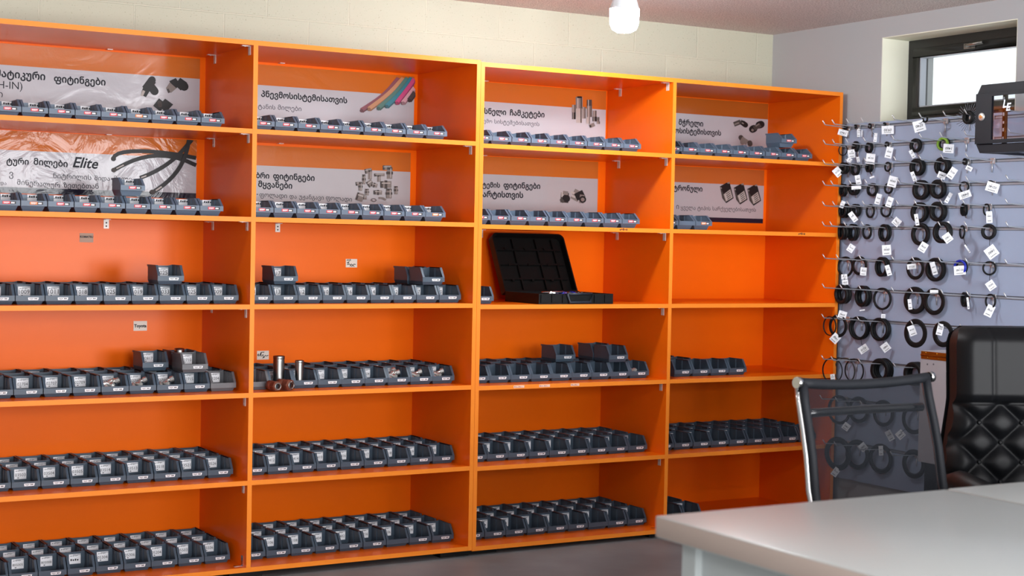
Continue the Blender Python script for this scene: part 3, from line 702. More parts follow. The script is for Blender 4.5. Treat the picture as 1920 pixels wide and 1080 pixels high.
# bay 3, row 1
p = poster(3, 1, (1136, 210), zp(3, 1136, 171), zp(3, 1136, 206), ZS[1] + .02, 'glossy poster with chrome quick couplings behind top shelf bins of third bay', .15, 3, S(178, 181, 188))
headline(p, 3, [('სნელი', (908, 213), (949, 215.5), .056, .034, 0), ('ჩამკეტები', (956, 216), (1021, 220), .056, .034, 0), ('ვმო', (907, 230), (922.5, 231), .048, 0, 0), ('სისტემებისათვის', (927, 231.5), (1011, 236.5), .048, 0, 0)])
it = []
for (x, y0, y1, w_, m) in ((1300, 270, 380, 28, GREYP), (1300, 375, 470, 26, PBLK), (1372, 160, 330, 48, GREYP), (1372, 320, 520, 42, GREYL), (1440, 300, 460, 22, GREYP), (1512, 200, 290, 34, GREYD), (1512, 285, 440, 36, GREYP), (1495, 440, 535, 26, GREYL), (1585, 350, 440, 26, GREYP), (1585, 435, 500, 30, PBLK), (1633, 440, 500, 14, GREYD), (1633, 500, 535, 22, GREYP)):
    it += [(m, bar(x, y0, x, y1, w_)), (GREYL, bar(x - w_ * .4, y0, x - w_ * .4, y1, w_ * .16)), (GREYD, bar(x + w_ * .6, y0, x + w_ * .6, y1, w_ * .18))]
it += [(PBLK, capsule(1350, 165, 1395, 165, 12)), (GREYP, bar(1510, 570, 1580, 540, 26)), (PBLK, capsule(1522, 566, 1523, 567, 14))]
picture(p, 3, (900, 160), 7.385, it)
# bay 3, row 2
p = poster(3, 2, (1120.5, 360), zp(3, 1120, 302), zp(3, 1120, 335.5), ZS[2] + .05, 'glossy poster with two threaded adapters behind second shelf of third bay', .3, 5, S(166, 164, 167))
headline(p, 3, [('ტემის', (904, 351), (937.5, 351.5), .056, .034, 0), ('ფიტინგები', (944, 352), (1013, 354), .056, .034, 0), ('არტისთვის', (905, 369), (981, 371), .056, .034, 0)])
it = [(GREYD, bar(845, 520, 905, 525, 38)), (GREYL, bar(850, 500, 880, 500, 18)), (PBLK, capsule(885, 525, 888, 530, 28)), (GREYP, bar(862, 485, 900, 490, 14)), (GREYD, capsule(850, 540, 860, 550, 12)), (GREYP, bar(935, 490, 990, 520, 40)), (GREYL, bar(920, 480, 950, 492, 8)), (GREYL, bar(925, 505, 955, 520, 8)), (PBLK, bar(975, 480, 1000, 530, 34)), (GREYP, bar(985, 530, 1020, 535, 32)), (PBLK, capsule(1008, 535, 1010, 536, 26)), (GREYP, capsule(1009, 536, 1010, 537, 14))]
picture(p, 3, (840, 240), 4, it)
# bay 4, row 1
p = poster(4, 1, (1440, 220), zp(4, 1440, 194), zp(4, 1440, 224), ZS[1] + .02, 'glossy poster with dark tube elbows behind top shelf bins of rightmost bay', .12, 3, S(170, 168, 174), S(158, 82, 26))
headline(p, 4, [('მჭრელი', (1272.5, 233.5), (1318.5, 237), .055, .034, 0), ('ოსისტემისთვის', (1265.5, 249), (1352, 254), .055, .034, 0)])
it = [(GREYD, bar(1135, 300, 1250, 255, 40)), (GREYD, bar(1240, 255, 1340, 310, 40)), (PBLK, capsule(1290, 280, 1330, 310, 44)), (GREYP, bar(1145, 300, 1220, 272, 12)), (GREYP, bar(1265, 270, 1300, 290, 10)), (PBLK, capsule(1450, 380, 1470, 370, 62)), (PBLK, capsule(1560, 310, 1590, 300, 62)), (GREYD, bar(1470, 370, 1580, 305, 40)), (GREYP, bar(1500, 330, 1560, 290, 10)), (GREYP, capsule(1445, 395, 1447, 397, 22)), (GREYD, capsule(1250, 520, 1265, 540, 42)), (GREYP, bar(1255, 540, 1360, 610, 44)), (GREYD, capsule(1400, 610, 1405, 630, 42)), (GREYP, capsule(1270, 600, 1275, 610, 34))]
picture(p, 4, (1250, 200), 9, it)
# bay 4, row 2
p = poster(4, 2, (1431.5, 380), zp(4, 1434, 318), zp(4, 1432, 348.5), zp(4, 1432, 419), 'glossy poster with three black sensor boxes behind second shelf of rightmost bay', .12, 3, S(166, 160, 164), S(176, 94, 42))
headline(p, 4, [('ტრონული', (1262.5, 356.5), (1317, 359), .056, .034, 0), ('ი', (1268, 391.5), (1273, 392), .05, 0, 0), ('ყველა', (1276.5, 392.3), (1304, 393.5), .048, 0, 0), ('ტიპის', (1308, 393.6), (1332, 394.5), .048, 0, 0), ('სარქველებისათვის', (1336, 394.5), (1417, 397), .048, 0, 0)])
it = []
for (dx, dy) in ((0, 0), (248, 25), (490, 45)):
    f = lambda pts: [(x + dx, y + dy) for x, y in pts]
    it += [(GREYD, f([(960, 200), (1010, 290), (1070, 490), (1000, 400)])), (PBLK, f([(955, 190), (1075, 120), (1140, 140), (1205, 400), (1070, 490), (1010, 290)])), (GREYP, f([(1020, 330), (1145, 235), (1190, 390), (1065, 465)])), (GREYL, f([(1030, 332), (1140, 248), (1183, 385), (1070, 455)])), (GREYP, f([(960, 195), (990, 205), (995, 230), (970, 235)])), (GREYP, f([(1085, 120), (1130, 105), (1135, 135), (1100, 140)]))]
    for k in range(4): it.append((PBLK, f([(1065 + k * 8, 320 + k * 32), (1135 + k * 8, 268 + k * 32), (1138 + k * 8, 280 + k * 32), (1068 + k * 8, 332 + k * 32)])))
picture(p, 4, (1250, 330), 9.6, it)

# ------------------------------------------------------------------ handwritten notes on the back panels
def note(bay, pa, pb, label, lines, tone=NOTE):
    M = CABM[bay]; a = hit(pa[0], pa[1], 1, YP, M); c = hit(pb[0], pb[1], 1, YP, M)
    r = thing('paper_note', label, 'note', M, 'handwritten notes on the back panels')
    b = MB(); b.box(a.x, c.x, YP, DEP - .0003, c.z, a.z); b.build('paper', tone, r)
    b = MB(); W, H = c.x - a.x, a.z - c.z
    for ln in lines:
        if isinstance(ln[0], str): add_text(b, ln[0], (a.x + W * ln[1], YP - .0004, c.z + H * ln[2]), (1, 0, 0), (0, 0, 1), width=W * ln[3], height=H * ln[4], bold=.045, shear=ln[5] if len(ln) > 5 else 0)
        else:
            for q in ln:
                pts = [(a.x + W * x, YP - .0006, c.z + H * z) for x, z in q]; b.tube(pts, .0017, 5)
    b.build('handwriting', INK, r)
note(1, (149.5, 437), (175, 454.5), 'grey paper note with a handwritten word under the steel plate, leftmost bay', [('KOMATSU', .02, .5, .96, .55)], mat('dull_note', S(178, 150, 132), .7))
note(1, (250.5, 602), (275.5, 620), 'white paper note with a handwritten word above the stacked bins, leftmost bay', [('Toyota', .04, .36, .92, .62)])
note(2, (648.5, 485.5), (669.5, 501.5), 'square white note with three scribbled lines in second bay', [[[(.08, .8), (.14, .95), (.2, .78), (.26, .95), (.32, .78), (.4, .98), (.42, .8)], [(.1, .55), (.3, .68), (.2, .5), (.12, .3), (.3, .42), (.4, .3), (.5, .4), (.6, .28), (.7, .4), (.85, .36)], [(.35, .15), (.45, .25), (.52, .12), (.62, .24), (.75, .12)]]])
note(2, (482, 658), (504, 674), 'torn white note with a scribble beside the post in second bay', [[[(.05, .5), (.12, .7), (.1, .4), (.2, .45), (.35, .85), (.6, .85)], [(.35, .8), (.3, .4), (.4, .4), (.5, .6), (.55, .3), (.45, .15), (.6, .25), (.7, .5), (.8, .4), (.95, .48)]]])

# ------------------------------------------------------------------ pipe fittings
def hexfit(name, label, M, group, parts):
    r = thing(name, label, 'fitting', M, group)
    for (nm, prof, n, m) in parts:
        b = MB(); b.lathe(prof, n, None, 0, n > 8, closed=True, phase=pi / 6); b.build(nm, m, r)
    return r
def thread(r0, z0, z1, n=7):
    o = []
    for k in range(n): o += [(r0, z0 + (z1 - z0) * k / n), (r0 * .93, z0 + (z1 - z0) * (k + .5) / n)]
    return o
# two tall turned nipples standing in the front bins of bay 2
for (pxa, pxb, yt, yb_, lab) in ((519, 540, 667, .155, 'tall shiny steel nipple standing in a bin, left of two in second bay'), (550, 566, 675.5, .135, 'tall shiny steel nipple standing in a bin, right of two in second bay')):
    a = hit(pxa, 690, 1, yb_); c = hit(pxb, 690, 1, yb_); tp = hit((pxa + pxb) / 2, yt, 1, yb_)
    rr = (c.x - a.x) / 2 * .97; z0 = ZS[4] + .0045; h = tp.z - z0; xm = (a.x + c.x) / 2
    xb = min((BINS[(2, 4, 0, i)][0] for i in range(9)), key=lambda v: abs(v - xm)); lim = .0335 - rr; xm = max(xb - lim, min(xb + lim, xm))
    hexfit('pipe_nipple', lab, T((xm, yb_, z0)), 'steel nipples on fourth shelf', [('sleeve', [(rr, 0)] + thread(rr, .006, h * .9, 18) + [(rr, h * .92), (rr, h - .002), (rr * .96, h), (rr * .8, h), (rr * .8, 0)], 28, STEEL)] + ([('foot_ring', [(rr * 1.12, 0), (rr * 1.12, .006), (rr * .8, .006), (rr * .8, 0)], 28, CHROME)] if yb_ < .15 else []))
# short ring standing in the stacked bin of bay 1
a = hit(325.5, 657, 1, NIP[1] + .06); c = hit(347, 657, 1, NIP[1] + .06); tp = hit(336, 653, 1, NIP[1] + .06); rr = (c.x - a.x) / 2 * .88; z0 = NIP[2] + .0065; xm = max(NIP[0] - .036 + rr, min(NIP[0] + .036 - rr, (a.x + c.x) / 2))
hexfit('pipe_nipple', 'shiny steel ring standing in the stacked bin of leftmost bay', T((xm, NIP[1] + .06, z0)), None, [('sleeve', [(rr, 0), (rr, .03)] + thread(rr, .032, tp.z - z0 - .004, 4) + [(rr * .95, tp.z - z0), (rr * .8, tp.z - z0), (rr * .8, 0)], 28, STEEL)])
# rusty hose ends lying on the shelf edge
def hose_end(px, py, rad, L, yaw, label, y):
    q = hit(px, py, 1, y); z = ZS[4] + rad
    M = T((q.x, y, z)) @ Rz(yaw) @ Matrix.Rotation(pi / 2, 4, 'X') @ Matrix.Rotation(pi, 4, 'Y')
    # local +Z runs away from the viewer
    r = thing('hose_fitting', label, 'fitting', M, 'rusty hose fittings on the shelf edge')
    b = MB(); b.lathe([(rad * .52, -.0), (rad * .86, 0), (rad, .006), (rad, L * .48), (rad * .9, L * .5), (rad * .52, L * .5)], 6, None, 0, False, closed=True); b.build('hex_nut', RUST, r)
    b = MB(); b.lathe([(rad * .5, -.003), (rad * .66, -.003), (rad * .7, .004), (rad * .5, .004)], 24, None, 0, True, closed=True); b.build('bright_mouth', STEEL, r)
    b = MB(); b.lathe([(rad * .52, .012), (rad * .01, .012), (rad * .01, .014), (rad * .52, .014)], 20, None, 0, False, closed=True); b.build('bore', INK, r)
    b = MB(); b.lathe([(rad * .7, L * .5), (rad * .7, L * .56), (rad * .92, L * .6), (rad * .92, L), (rad * .6, L), (rad * .6, L * .5)], 20, None, 0, True, closed=True); b.build('ferrule', RUST, r)
hose_end(521, 725, .0215, .066, radians(8), 'brown rusty hex hose fitting lying on shelf edge, smaller of two', .012)
hose_end(546, 722, .024, .07, radians(20), 'brown rusty hex hose fitting lying on shelf edge, larger of two', .016)
# little chrome elbows heaped in some bins
def elbow(M, label, group, s=1.0):
    r = thing('hose_fitting', label, 'fitting', M, group)
    b = MB(); b.tube([(0, 0, -.02 * s), (0, 0, 0), (.006 * s, 0, .008 * s), (.022 * s, 0, .012 * s)], .0052 * s, 10); b.build('elbow_tube', BRIGHT, r)
    b = MB(); b.lathe([(.006 * s, -.024 * s), (.0092 * s, -.024 * s), (.0092 * s, -.012 * s), (.006 * s, -.012 * s)], 6, None, 0, False, closed=True); b.build('hex_nut', BRIGHT, r)
def heap(key, n, label):
    x, y, z = BINS[key]; M = CABM[key[0]]
    for k in range(n):
        q = T((x - .024 + .048 * ((k * 0.37) % 1) + .0, y + .05 + .014 * (k % 3), z + .036 + .007 * (k // 2))) @ Matrix.Rotation(radians(70 + 37 * k), 4, 'Z') @ Matrix.Rotation(radians(60 + 25 * (k % 3)), 4, 'Y')
        elbow(M @ q, label, label, 1.2)
heap((2, 4, 0, 0), 4, 'chrome hose elbow heaped in the rightmost front bin, fourth shelf of second bay')
heap((2, 4, 0, 1), 4, 'chrome hose elbow heaped in second front bin from right, fourth shelf of second bay')
heap((2, 4, 0, 2), 6, 'chrome hose elbow heaped in third front bin from right, fourth shelf of second bay')
heap((1, 4, 0, 4), 5, 'chrome hose elbow in fifth front bin from right, fourth shelf of leftmost bay')
heap((1, 4, 0, 3), 3, 'chrome hose elbow in fourth front bin from right, fourth shelf of leftmost bay')
heap((1, 4, 0, 2), 3, 'chrome hose elbow in third front bin from right, fourth shelf of leftmost bay')
heap((3, 4, 0, 0), 2, 'chrome hose elbow in rightmost front bin, fourth shelf of third bay')
heap((3, 4, 0, 8), 3, 'chrome hose elbow in leftmost front bin, fourth shelf of third bay')

# ------------------------------------------------------------------ open black tool case
def tool_case():
    M = MBm; zs = ZS[3]
    xa = hit(1008, 571, 1, .03, M).x; xb = hit(1147, 570, 1, .03, M).x
    D = .30; H = .046; y0 = .02; yaw = 0
    r = thing('tool_case', 'open black plastic tool case with raised lid on third shelf', 'case', M @ T((xa, y0, zs + .0005)))
    Wd = xb - xa
    b = MB(); wl = .008
    b.box(0, Wd, 0, wl, 0, H); b.box(0, Wd, D - wl, D, 0, H); b.box(0, wl, wl, D - wl, 0, H); b.box(Wd - wl, Wd, wl, D - wl, 0, H); b.box(wl, Wd - wl, wl, D - wl, 0, .008)
    for k in range(7):
        if 2.3 < k < 4.7: continue
        b.box(Wd * (k + .15) / 7, Wd * (k + .8) / 7, -.006, 0, .006, H - .004)
    b.build('tray', BLACK, r)
    b = MB(); xm = Wd * .48
    pts = [(Wd * .36, -.012, H), (Wd * .39, -.014, .0085), (Wd * .67, -.014, .0085), (Wd * .69, -.012, H)]
    b.tube([Vector(pts[0]), Vector(pts[1]), Vector(pts[2]), Vector(pts[3]), Vector(pts[0])], .0062, 8)
    b.build('handle', mat('dark_blue_grip', S(34, 40, 50), .45), r)
    b = MB(); b.box(wl, Wd - wl, wl, D - wl, .008, .038)
    b.build('foam_insert', mat('dark_foam', S(24, 22, 24), .9), r)
    b = MB()
    for k in range(9):
        x = Wd * (.2 + .055 * k); m = (0, 0, 1, 2, 1, 0, 2, 0, 0)[k]
        b.tube([(x, (.03 + .006 * (k % 3)), .046), (x + .018, .10 + .02 * (k % 2), .049)], .0065, 8, m)
    b.tube([(Wd * .12, .06, .05), (Wd * .36, .03, .052)], .005, 8, 0)
    b.build('socket_set', [CHROME, mat('violet_plastic', S(92, 60, 130), .4), BLUE], r)
    # lid hinged on the rear edge and leaning back to the left
    tl = hit(912, 436, 1, .45, M); zt = tl.z - zs
    y1, z1 = .465 - y0, zt; sh = 0.0
    lean = Matrix.Translation((0, D, H)) @ Matrix.Rotation(-math.atan2(y1 - D, z1 - H), 4, 'X')
    LL = math.hypot(y1 - D, z1 - H); b = MB(); dp = .04; rc = .028
    out = [(0, 0), (Wd, 0)]
    for (cx, cz, a0) in ((Wd - rc, LL - rc, 0), (rc, LL - rc, pi / 2)):
        out += [(cx + rc * cos(a0 + pi / 2 * k / 6), cz + rc * sin(a0 + pi / 2 * k / 6)) for k in range(7)]
    b.prism([(x, dp - .004, z) for x, z in out], (0, .004, 0))
    mx_, mz_ = Wd / 2, LL / 2
    for k in range(len(out)):
        p0, p1 = out[k], out[(k + 1) % len(out)]
        q0 = (p0[0] + (mx_ - p0[0]) * .035, p0[1] + (mz_ - p0[1]) * .045); q1 = (p1[0] + (mx_ - p1[0]) * .035, p1[1] + (mz_ - p1[1]) * .045)
        b.prism([(p0[0], 0, p0[1]), (p1[0], 0, p1[1]), (q1[0], 0, q1[1]), (q0[0], 0, q0[1])], (0, dp - .004, 0))
    for zc in (.25, .5, .75):
        b.box(.02, Wd - .02, .022, dp - .004, LL * zc - .004, LL * zc + .004)
    for k, xc in enumerate((.3, .62, .85)):
        b.box(Wd * xc - .003, Wd * xc + .003, .022, dp - .004, LL * .06, LL * .94)
    for j in range(3):
        for k in range(3): b.box(Wd * (.16 + .27 * k), Wd * (.16 + .27 * k) + .012, .016, .024, LL * (.2 + .27 * j), LL * (.2 + .27 * j) + .01)
    b.build('lid', BLACK, r, lean)
tool_case()

# ------------------------------------------------------------------ slatwall with hooks
ROWZ = {1: 1.948, 2: 1.853, 3: 1.755, 4: 1.652, 5: 1.551, 6: 1.452, 7: 1.292, 8: 1.147, 9: .998, 10: .795, 11: .598, 12: .381}
ROWZ = {k: v + ZO for k, v in ROWZ.items()}
XS = XR - .016                                             # face of the slatwall
r = thing('slatwall_panel', 'blue-grey slatwall display panel with metal grooves on right wall', 'display panel')
zl = [1.968 + ZO] + [ROWZ[k] for k in sorted(ROWZ)] + [.2 + ZO]
b = MB(); edges = [1.968 + ZO]
for k in sorted(ROWZ):
    z = ROWZ[k]; b.box(XS, XR - .001, -2.4, .004, z + .008, edges[-1]) if edges[-1] - (z + .008) > .002 else None
    edges.append(z - .008)
b.box(XS, XR - .001, -2.4, .004, .2 + ZO, edges[-1]); b.box(XR - .004, XR - .001, -2.4, .004, .2 + ZO, 1.968 + ZO)
b.build('slats', SLAT, r)
for k in sorted(ROWZ):
    z = ROWZ[k]; b = MB()
    b.box(XS - .001, XR - .006, -2.4, .003, z + .0045, z + .008); b.box(XS - .001, XR - .006, -2.4, .003, z - .008, z - .0055); b.box(XR - .010, XR - .006, -2.4, .003, z - .008, z + .008, 1)
    b.build('groove_insert', [GROOVE, ALU], r)
HL = .158
def mesh_hook():
    b = MB(); x = 0
    b.tube([(-.0012, 0, 0), (-.02, 0, .001), (-HL, 0, .007), (-HL - .004, 0, .0085), (-HL - .019, 0, .027)], .0026, 8)
    arm = b.mesh('arm', [HOOK])
    b = MB(); b.box(-.0042, -.0013, -.014, .014, -.014, .012); b.box(-.006, -.0042, -.012, .012, .006, .012); b.tube([(-.006, 0, -.004), (-.006, 0, -.052)], .0024, 6); b.box(-.008, -.003, -.004, .004, -.01, -.003)
    return arm, b.mesh('back_plate', [HOOK])
HARM, HPLATE = mesh_hook()
Y1C = {1: -.04, 2: -.046, 3: -.048, 4: -.05, 5: -.052, 6: -.054, 7: -.064, 8: -.066, 9: -.068, 10: -.074, 11: -.07, 12: -.1}
HY = {1: [-.005, -.107, -.206, -.306, -.515, -.682, -.829, -.955, -1.2], 2: [-.003, -.112, -.205, -.325, -.515, -.689, -.813, -.958, -1.203], 3: [-.006, -.113, -.21, -.335, -.53, -.689, -.823, -.968, -1.2],
      4: [.006, -.108, -.235, -.344, -.557, -.664, -.822, -.974, -1.2], 5: [-.006, -.124, -.225, -.331, -.553, -.668, -.826, -.957, -1.2], 6: [-.004, -.109, -.206, -.328, -.561, -.818, -.974, -1.207],
      7: [-.03, -.16, -.318, -.534, -.663, -.826, -.984, -1.207], 8: [-.024, -.192, -.322, -.538, -.659, -.846, -.996, -1.208], 9: [-.004, -.171, -.316, -.667, -.838, -.965], 10: [.002, -.142, -.334, -.563], 11: [-.02, -.18, -.35, -.56], 12: [-.02, -.18, -.34, -.56]}
for k_ in HY: HY[k_][0] = Y1C[k_]
NTH = ['first', 'second', 'third', 'fourth', 'fifth', 'sixth', 'seventh', 'eighth', 'ninth', 'tenth', 'eleventh', 'twelfth']
for row in HY:
    for i, y in enumerate(HY[row]):
        y = min(y, -.037)
        h = thing('display_hook', 'chrome slatwall hook, %s from left in %s row from top' % (NTH[i], NTH[row - 1]), 'hook', T((XS, y, ROWZ[row])), 'slatwall hooks')
        inst('arm', HARM, h); inst('back_plate', HPLATE, h)
TAGN = 0
def tag_mesh(bm_, c, w_, h_, ang, facing, curl=0.0):
    # a paper tag hanging as a rotated rectangle turned to the room
    ex = Vector((cos(facing), sin(facing), 0)); ez = Vector((0, 0, 1)); n = ex.cross(ez)
    def P(u, v): return Vector(c) + (ex * (u * cos(ang) - v * sin(ang)) + ez * (u * sin(ang) + v * cos(ang))) + n * (curl * u * u / w_)
    N = 4
    for k in range(N):
        u0, u1 = -w_ / 2 + w_ * k / N, -w_ / 2 + w_ * (k + 1) / N
        bm_.prism([P(u0, -h_ / 2), P(u1, -h_ / 2), P(u1, h_ / 2), P(u0, h_ / 2)], n * -.0006, 0)
    global TAGN
    TAGN += 1; v_, f_, W_ = text_geo(('0740', '1460', '0210', '0480', '02140', '0930')[TAGN % 6], .01, .15); sc = w_ * .62 / W_
    if h_ > .4 * w_: bm_.geo(v_, f_, lambda p: P(w_ * .31 - p.x * sc, h_ * .14 - p.y * min(sc, h_ * .5)) + n * .0009, 1)
    for k in range(5): bm_.prism([P(-w_ * .3 + k * w_ * .12, -h_ * .36) + n * .0007, P(-w_ * .22 + k * w_ * .12, -h_ * .36) + n * .0007, P(-w_ * .22 + k * w_ * .12, -h_ * .29) + n * .0007, P(-w_ * .3 + k * w_ * .12, -h_ * .29) + n * .0007], n * .0003, 1)
RCNT = {}; DBG = False
def ring(row, px, py, wpx, hpx, rad, deep=1, tags=(), m=RUBBER, gap=None, extra=None, note=''):
    # rubber rings hung on a hook of this row: size from the photograph, place along the hook from the photo column
    zc = ROWZ[row]
    best = None
    for i, y in enumerate(HY[row]):
        y = min(y, -.037)
        x = hit(px, py, 1, y).x
        if XS - HL - .02 <= x <= XS + .03:
            dlt = abs(x - (XS - .032))
            if best is None or dlt < best[0]: best = (dlt, i, y, x)
    if best is None:
        i, y = min(enumerate(HY[row]), key=lambda q: abs(hit(px, py, 1, min(q[1], -.037)).x - (XS - .032))); y = min(y, -.037); x = XS - .03
    else: _, i, y, x = best
    x = max(XS - HL + .012, min(XS - .022, x))
    d = (Vector((x, y, zc)) - CAM).dot(FWD); R = hpx / FPX * d / 2; tk = rad / FPX * d
    half = gap if gap else max(.004, tk * .55)
    ratio = min(.97, wpx / hpx)
    # turn of the ring on the hook so that its outline has the width seen
    view = math.atan2(FWD.x, FWD.y)
    vx = (Vector((x, y, 0)) - Vector((CAM.x, CAM.y, 0))); phi = math.atan2(vx.y, vx.x)      # direction of sight
    cpx = half * 2.15 * deep * FPX / d
    if deep >= 3:
        cs = .76; cpx = max(2.0, (wpx - cs * hpx) / .65); half = min(.012, cpx / FPX * d / 2.15 / deep)
    else:
        cs = (wpx - .6 * cpx) / hpx
    psi = math.acos(min(.95, max(.35, cs)))                      # angle between ring axis and line of sight
    ax = phi - psi                                          # axis heading (axis near +X)
    ax = max(-.6, min(.62, ax))
    zr = zc + .003 + .001 - (R - tk) + .0026 + .004 * (XS - x) / HL
    zr = zc + .001 + .006 * (XS - x) / HL + .0026 - (R - 2 * tk if False else R - tk * 1.0)
    zr += .0032
    RCNT[(row, i)] = RCNT.get((row, i), 0) + 1
    nth = RCNT[(row, i)]
    look = note or ('thick seal rings' if deep > 2 else ('black seal ring' if deep == 1 else 'pair of black seal rings'))
    if deep > 2 and RCNT[(row, i)] > 1: look = 'thick rings'
    lab = '%s %son %s hook from left, %s row' % (look, 'with white tag ' if tags else '', NTH[i], NTH[row - 1])
    if nth > 1: lab = lab.replace('black ', '').replace(' on ', ' nearer the tip of ', 1)
    Mw = T((x, y, zr)) @ Rz(ax) @ Matrix.Rotation(pi / 2, 4, 'Y')
    if DBG: print('RING', row, i, round(XS - x, 3), round(R, 4), round(psi, 2), round(ax, 2), deep, round(px), round(py))
    r = thing('seal_ring_bundle', lab, 'seal ring', Mw, 'seal rings on the slatwall')
    for k in range(deep):
        zo = (k - (deep - 1) / 2) * half * 2.15; rr = R * (1 - .02 * (k % 2))
        b = MB(); t2 = tk
        prof = [(rr - t2, zo - half * .7), (rr - t2 * .7, zo - half), (rr - t2 * .3, zo - half), (rr, zo - half * .6), (rr, zo + half * .6), (rr - t2 * .3, zo + half), (rr - t2 * .7, zo + half), (rr - t2, zo + half * .7)]
        b.lathe(prof, 36, None, 0, True, closed=True); b.build('ring', m if not (extra and k == 0) else extra, r)
    Mi = Mw.inverted()
    for (tx, ty, tw, th, ang) in tags:
        q = hit(tx, ty, 0, x - .012 - half * deep)
        dd = (q - CAM).dot(FWD)
        b = MB(); c = q
        tag_mesh(b, c, tw / FPX * dd, th / FPX * dd, radians(ang), -.54, .012)
        b.v = [tuple(Mi @ Vector(v)) for v in b.v]
        b.build('price_tag', [WHITE, INK], r)
        # tie between ring and tag
        rim = Vector((x, y, zr)) + (c - Vector((x, y, zr))).normalized() * (R - tk * .5) if (c - Vector((x, y, zr))).length > R else Vector((x, y, zr - R + tk * .5))
        if ty > py and (c - rim).length < .12:
            b = MB(); mid = (rim + c) / 2 + Vector((-.006, 0, 0))
            b.tube([Mi @ rim, Mi @ mid, Mi @ (c + Vector((-.003, 0, .012)))], .0011, 5); b.build('cable_tie', RUBBER, r)
    return r
A9 = lambda x, y: (1520 + x / 9, 200 + y / 9)
B9 = lambda x, y: (1520 + x / 9, 310 + y / 9)
C9 = lambda x, y: (1520 + x / 9, 420 + y / 9)
D9 = lambda x, y: (1520 + x / 9, 530 + y / 9)
E8 = lambda x, y: (1690 + x / 8.309, 190 + y / 8.309)
F8 = lambda x, y: (1690 + x / 8.309, 300 + y / 8.309)
G8 = lambda x, y: (1690 + x / 8.309, 410 + y / 8.309)
H7 = lambda x, y: (1690 + x / 7.713, 520 + y / 7.713)
J9 = lambda x, y: (1540 + x / 9.6, 640 + y / 9.6)
K6 = lambda x, y: (1480 + x / 6, 640 + y / 6)
L6 = lambda x, y: (1480 + x / 6, 780 + y / 6)
def RG(row, fn, sc, x, y, w_, h_, t_, deep=1, tags=(), **k):
    px, py = fn(x, y); tg = []
    for (a, b_, tw, th, ang) in tags:
        tx, ty = fn(a, b_); tg.append((tx, ty, tw / sc, th / sc, ang))
    ring(row, px, py, w_ / sc, h_ / sc, t_ / sc, deep, tg, **k)
# row 1
RG(1, A9, 9, 590, 385, 80, 90, 28, 1, [(545, 440, 165, 100, -14)])
RG(1, A9, 9, 825, 360, 60, 75, 24, 1, [(810, 445, 55, 130, 3), (865, 450, 18, 110, 0)])
RG(1, A9, 9, 1067, 385, 70, 95, 22, 1, [(1092, 520, 55, 150, -5)])
RG(1, A9, 9, 1350, 350, 60, 70, 20, 1, [(1300, 392, 205, 140, 3)])
RG(1, E8, 8.309, 370, 350, 100, 120, 26, 1, [(280, 385, 185, 170, 17)])
# row 2
RG(2, A9, 9, 545, 785, 140, 190, 10, 3, [(655, 900, 70, 80, 60)])
RG(2, A9, 9, 820, 745, 130, 180, 62, 1, [(690, 795, 120, 140, 8), (800, 890, 50, 90, 14)])
RG(2, A9, 9, 1050, 745, 145, 180, 26, 2, [(1010, 880, 150, 175, -5)])
RG(2, A9, 9, 1345, 660, 90, 100, 26, 1, [(1322, 775, 115, 190, -12)])
RG(2, E8, 8.309, 290, 720, 200, 220, 44, 3, [(170, 820, 60, 130, 30)])
RG(2, E8, 8.309, 725, 690, 230, 210, 36, 2, [(735, 735, 165, 140, -3)], extra=GREEN)
# row 3
RG(3, B9, 9, 565, 120, 175, 200, 44, 2, [(455, 112, 130, 150, 42)])
RG(3, B9, 9, 840, 115, 170, 210, 28, 2, [(800, 245, 90, 160, 12)])
RG(3, B9, 9, 1065, 100, 130, 175, 36, 2, [(1035, 200, 80, 30, 20)])
RG(3, B9, 9, 1378, 82, 125, 170, 26, 1, [(1382, 275, 150, 180, -14)])
RG(3, F8, 8.309, 350, 170, 260, 270, 55, 3, [(190, 255, 60, 150, 22)])
RG(3, F8, 8.309, 720, 150, 280, 280, 55, 3, [(630, 240, 130, 100, -20), (790, 205, 110, 180, -32)])
RG(3, F8, 8.309, 1075, 60, 90, 110, 30, 1, [(1055, 130, 100, 70, -25)])
# row 4
RG(4, B9, 9, 550, 490, 140, 220, 32, 2, [(535, 660, 70, 120, -20)])
RG(4, B9, 9, 805, 465, 215, 215, 52, 3, [(770, 375, 165, 60, 5)])
RG(4, B9, 9, 1080, 465, 200, 225, 36, 3, [(1140, 570, 90, 180, -14)])
RG(4, B9, 9, 1355, 462, 165, 190, 32, 1, [(1330, 620, 100, 170, -18)])
RG(4, F8, 8.309, 335, 520, 285, 310, 60, 3)
RG(4, F8, 8.309, 690, 510, 270, 300, 60, 3, [(735, 590, 60, 170, -28)])
RG(4, F8, 8.309, 1060, 435, 165, 175, 20, 1, [(990, 540, 190, 110, 20)])
RG(4, F8, 8.309, 1470, 420, 130, 150, 26, 1, [(1420, 425, 200, 150, -16)])
# row 5
RG(5, B9, 9, 565, 860, 195, 245, 44, 2)
RG(5, B9, 9, 850, 850, 195, 220, 38, 2, [(715, 870, 90, 180, 38)])
RG(5, B9, 9, 1080, 850, 160, 235, 30, 1)
RG(5, B9, 9, 1370, 812, 200, 225, 30, 1, [(1450, 955, 130, 130, -40)])
RG(5, F8, 8.309, 285, 860, 290, 320, 50, 4, [(240, 930, 60, 180, 10)])
RG(5, F8, 8.309, 660, 855, 290, 310, 55, 3, [(680, 985, 140, 40, 10)])
RG(5, F8, 8.309, 1020, 790, 110, 200, 26, 2)
RG(5, F8, 8.309, 1425, 785, 110, 190, 18, 1, [(1370, 890, 95, 180, 4)])
